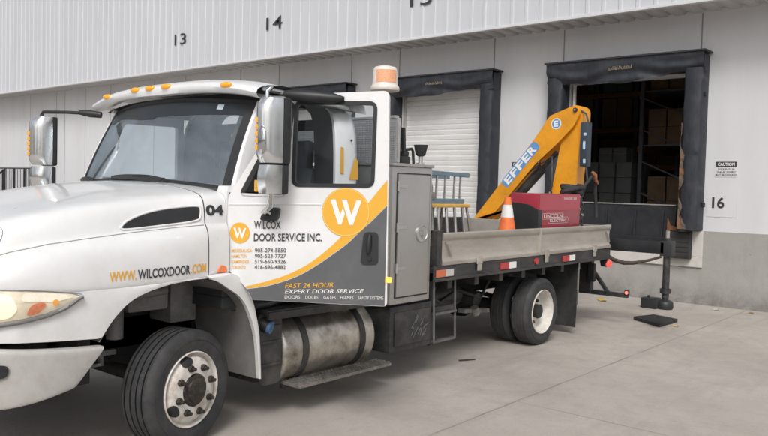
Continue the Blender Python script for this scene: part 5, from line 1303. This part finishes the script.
# items on the cabinet
root = empty('hand_winch', (2.40, .10, BZ1 + .03), 'black winch handle with upright lever on top of the steel cabinet', 'winch')
ZC = BZ1 + .03
bm = nb(); box(bm, 2.36, 2.50, .06, .20, ZC, ZC + .07, .012); box(bm, 2.42, 2.50, .08, .16, ZC + .07, ZC + .12, .01); put('base', bm, 'black_plastic', root, smooth=40)
bm = nb(); obox(bm, (2.44, .10, ZC + .10), (2.42, .10, ZC + .34), .035, .035, (1, 0, 0), .008); put('lever', bm, 'black_plastic', root)
bm = nb(); tube(bm, [(2.46, .10, ZC + .13), (2.55, .09, ZC + .145), (2.57, .09, ZC + .12), (2.585, .09, ZC)], .014, 8); put('crank', bm, 'black_plastic', root, smooth=50)
root = empty('plunger', (2.68, .08, ZC), 'black rubber cup on a thin stem at the rear edge of the steel cabinet', 'rubber cup')
bm = nb(); lathe(bm, (2.68, .08, ZC), (0, 0, 1), [(.0, .075), (.03, .08), (.05, .10), (.062, .16), (.070, .19), (.062, .19), (.05, .12), (0, .11)], 24); put('cup', bm, 'rubber', root, smooth=50)
bm = nb(); cyl(bm, (2.68, .08, ZC), (2.68, .08, ZC + .085), .022, n=12); cyl(bm, (2.68, .08, ZC), (2.68, .08, ZC + .015), .04, n=14); put('stem', bm, 'alum', root, smooth=50)
bm = nb(); tube(bm, [(2.80, .05, 1.98), (2.83, .04, 1.88), (2.81, .03, 1.72), (2.85, .04, 1.55), (2.83, .03, 1.46)], .010, 6); box(bm, 2.79, 2.86, .02, .09, 1.76, 1.84, .01); put('cable', bm, 'engine_grey', cb, smooth=60)
bm = nb(); cyl(bm, (5.85, 2.36, ZB), (5.85, 2.36, 1.92), .03, n=12); put('stake_pole', bm, 'alum', bed, smooth=50)

# ------------------------------------------------------------------ on the ground
bm = nb(); prism(bm, [rpoly([(7.50, -.58), (7.85, -.06), (8.32, -.20), (8.16, -.62)], .03)], lambda a, b, d: (a, b, d), .004, .048)
put('ground_pad', bm, 'rubber', None, 'square black rubber outrigger pad lying flat on the concrete', 'pad', smooth=30, base=True)
root = empty('wheel_chock', (9.25, .20, 0), 'small black box standing on the concrete next to the outrigger leg', 'box')
bm = nb(); box(bm, 9.15, 9.38, .07, .33, .003, .17, .012); put('body', bm, 'black_plastic', root, smooth=40)
bm = nb(); cyl(bm, (9.26, .24, .17), (9.26, .24, .205), .02, n=12); put('knob', bm, 'black_plastic', root, smooth=40)
def flat(name, x, y, r, m, label, cat, seed, el=2., zz=.012):
    rnd = random.Random(seed); b = nb(); n = 9; a0 = rnd.uniform(0, 6)
    pts = []
    for i in range(n):
        a = 2 * PI * i / n; q = r * rnd.uniform(.7, 1.2); px, py = q * math.cos(a), q * math.sin(a) / el
        pts.append((x + px * math.cos(a0) - py * math.sin(a0), y + px * math.sin(a0) + py * math.cos(a0), zz + rnd.uniform(-.006, .012)))
    c = b.verts.new((x, y, zz + .012)); vs = [b.verts.new(p) for p in pts]
    for i in range(n): b.faces.new((c, vs[i], vs[(i + 1) % n]))
    put(name, b, m, None, label, cat, base=True)
flat('wrapper', 9.40, 1.10, .16, 'litter_yellow', 'flattened yellow wrapper on the concrete behind the truck tail', 'litter', 1)
flat('paper_scrap', 9.86, -.66, .06, 'paper', 'pale paper scrap near the foot of the concrete base, right', 'litter', 2)
flat('dry_leaf', 9.95, -1.18, .06, 'leaf', 'brown dry leaf by the wall at the right edge', 'leaf', 3)
flat('bark_chip', 7.75, -.72, .05, 'litter_yellow', 'tan chip lying just in front of the rubber pad', 'litter', 6)
bm = nb(); obox(bm, (3.66, .22, .010), (3.75, .16, .013), .028, .008); obox(bm, (3.751, .159, .013), (3.84, .125, .010), .02, .006); put('scrap_strip', bm, 'stick', None, 'dark narrow strip of scrap on the concrete below the bed edge', 'scrap', base=True)
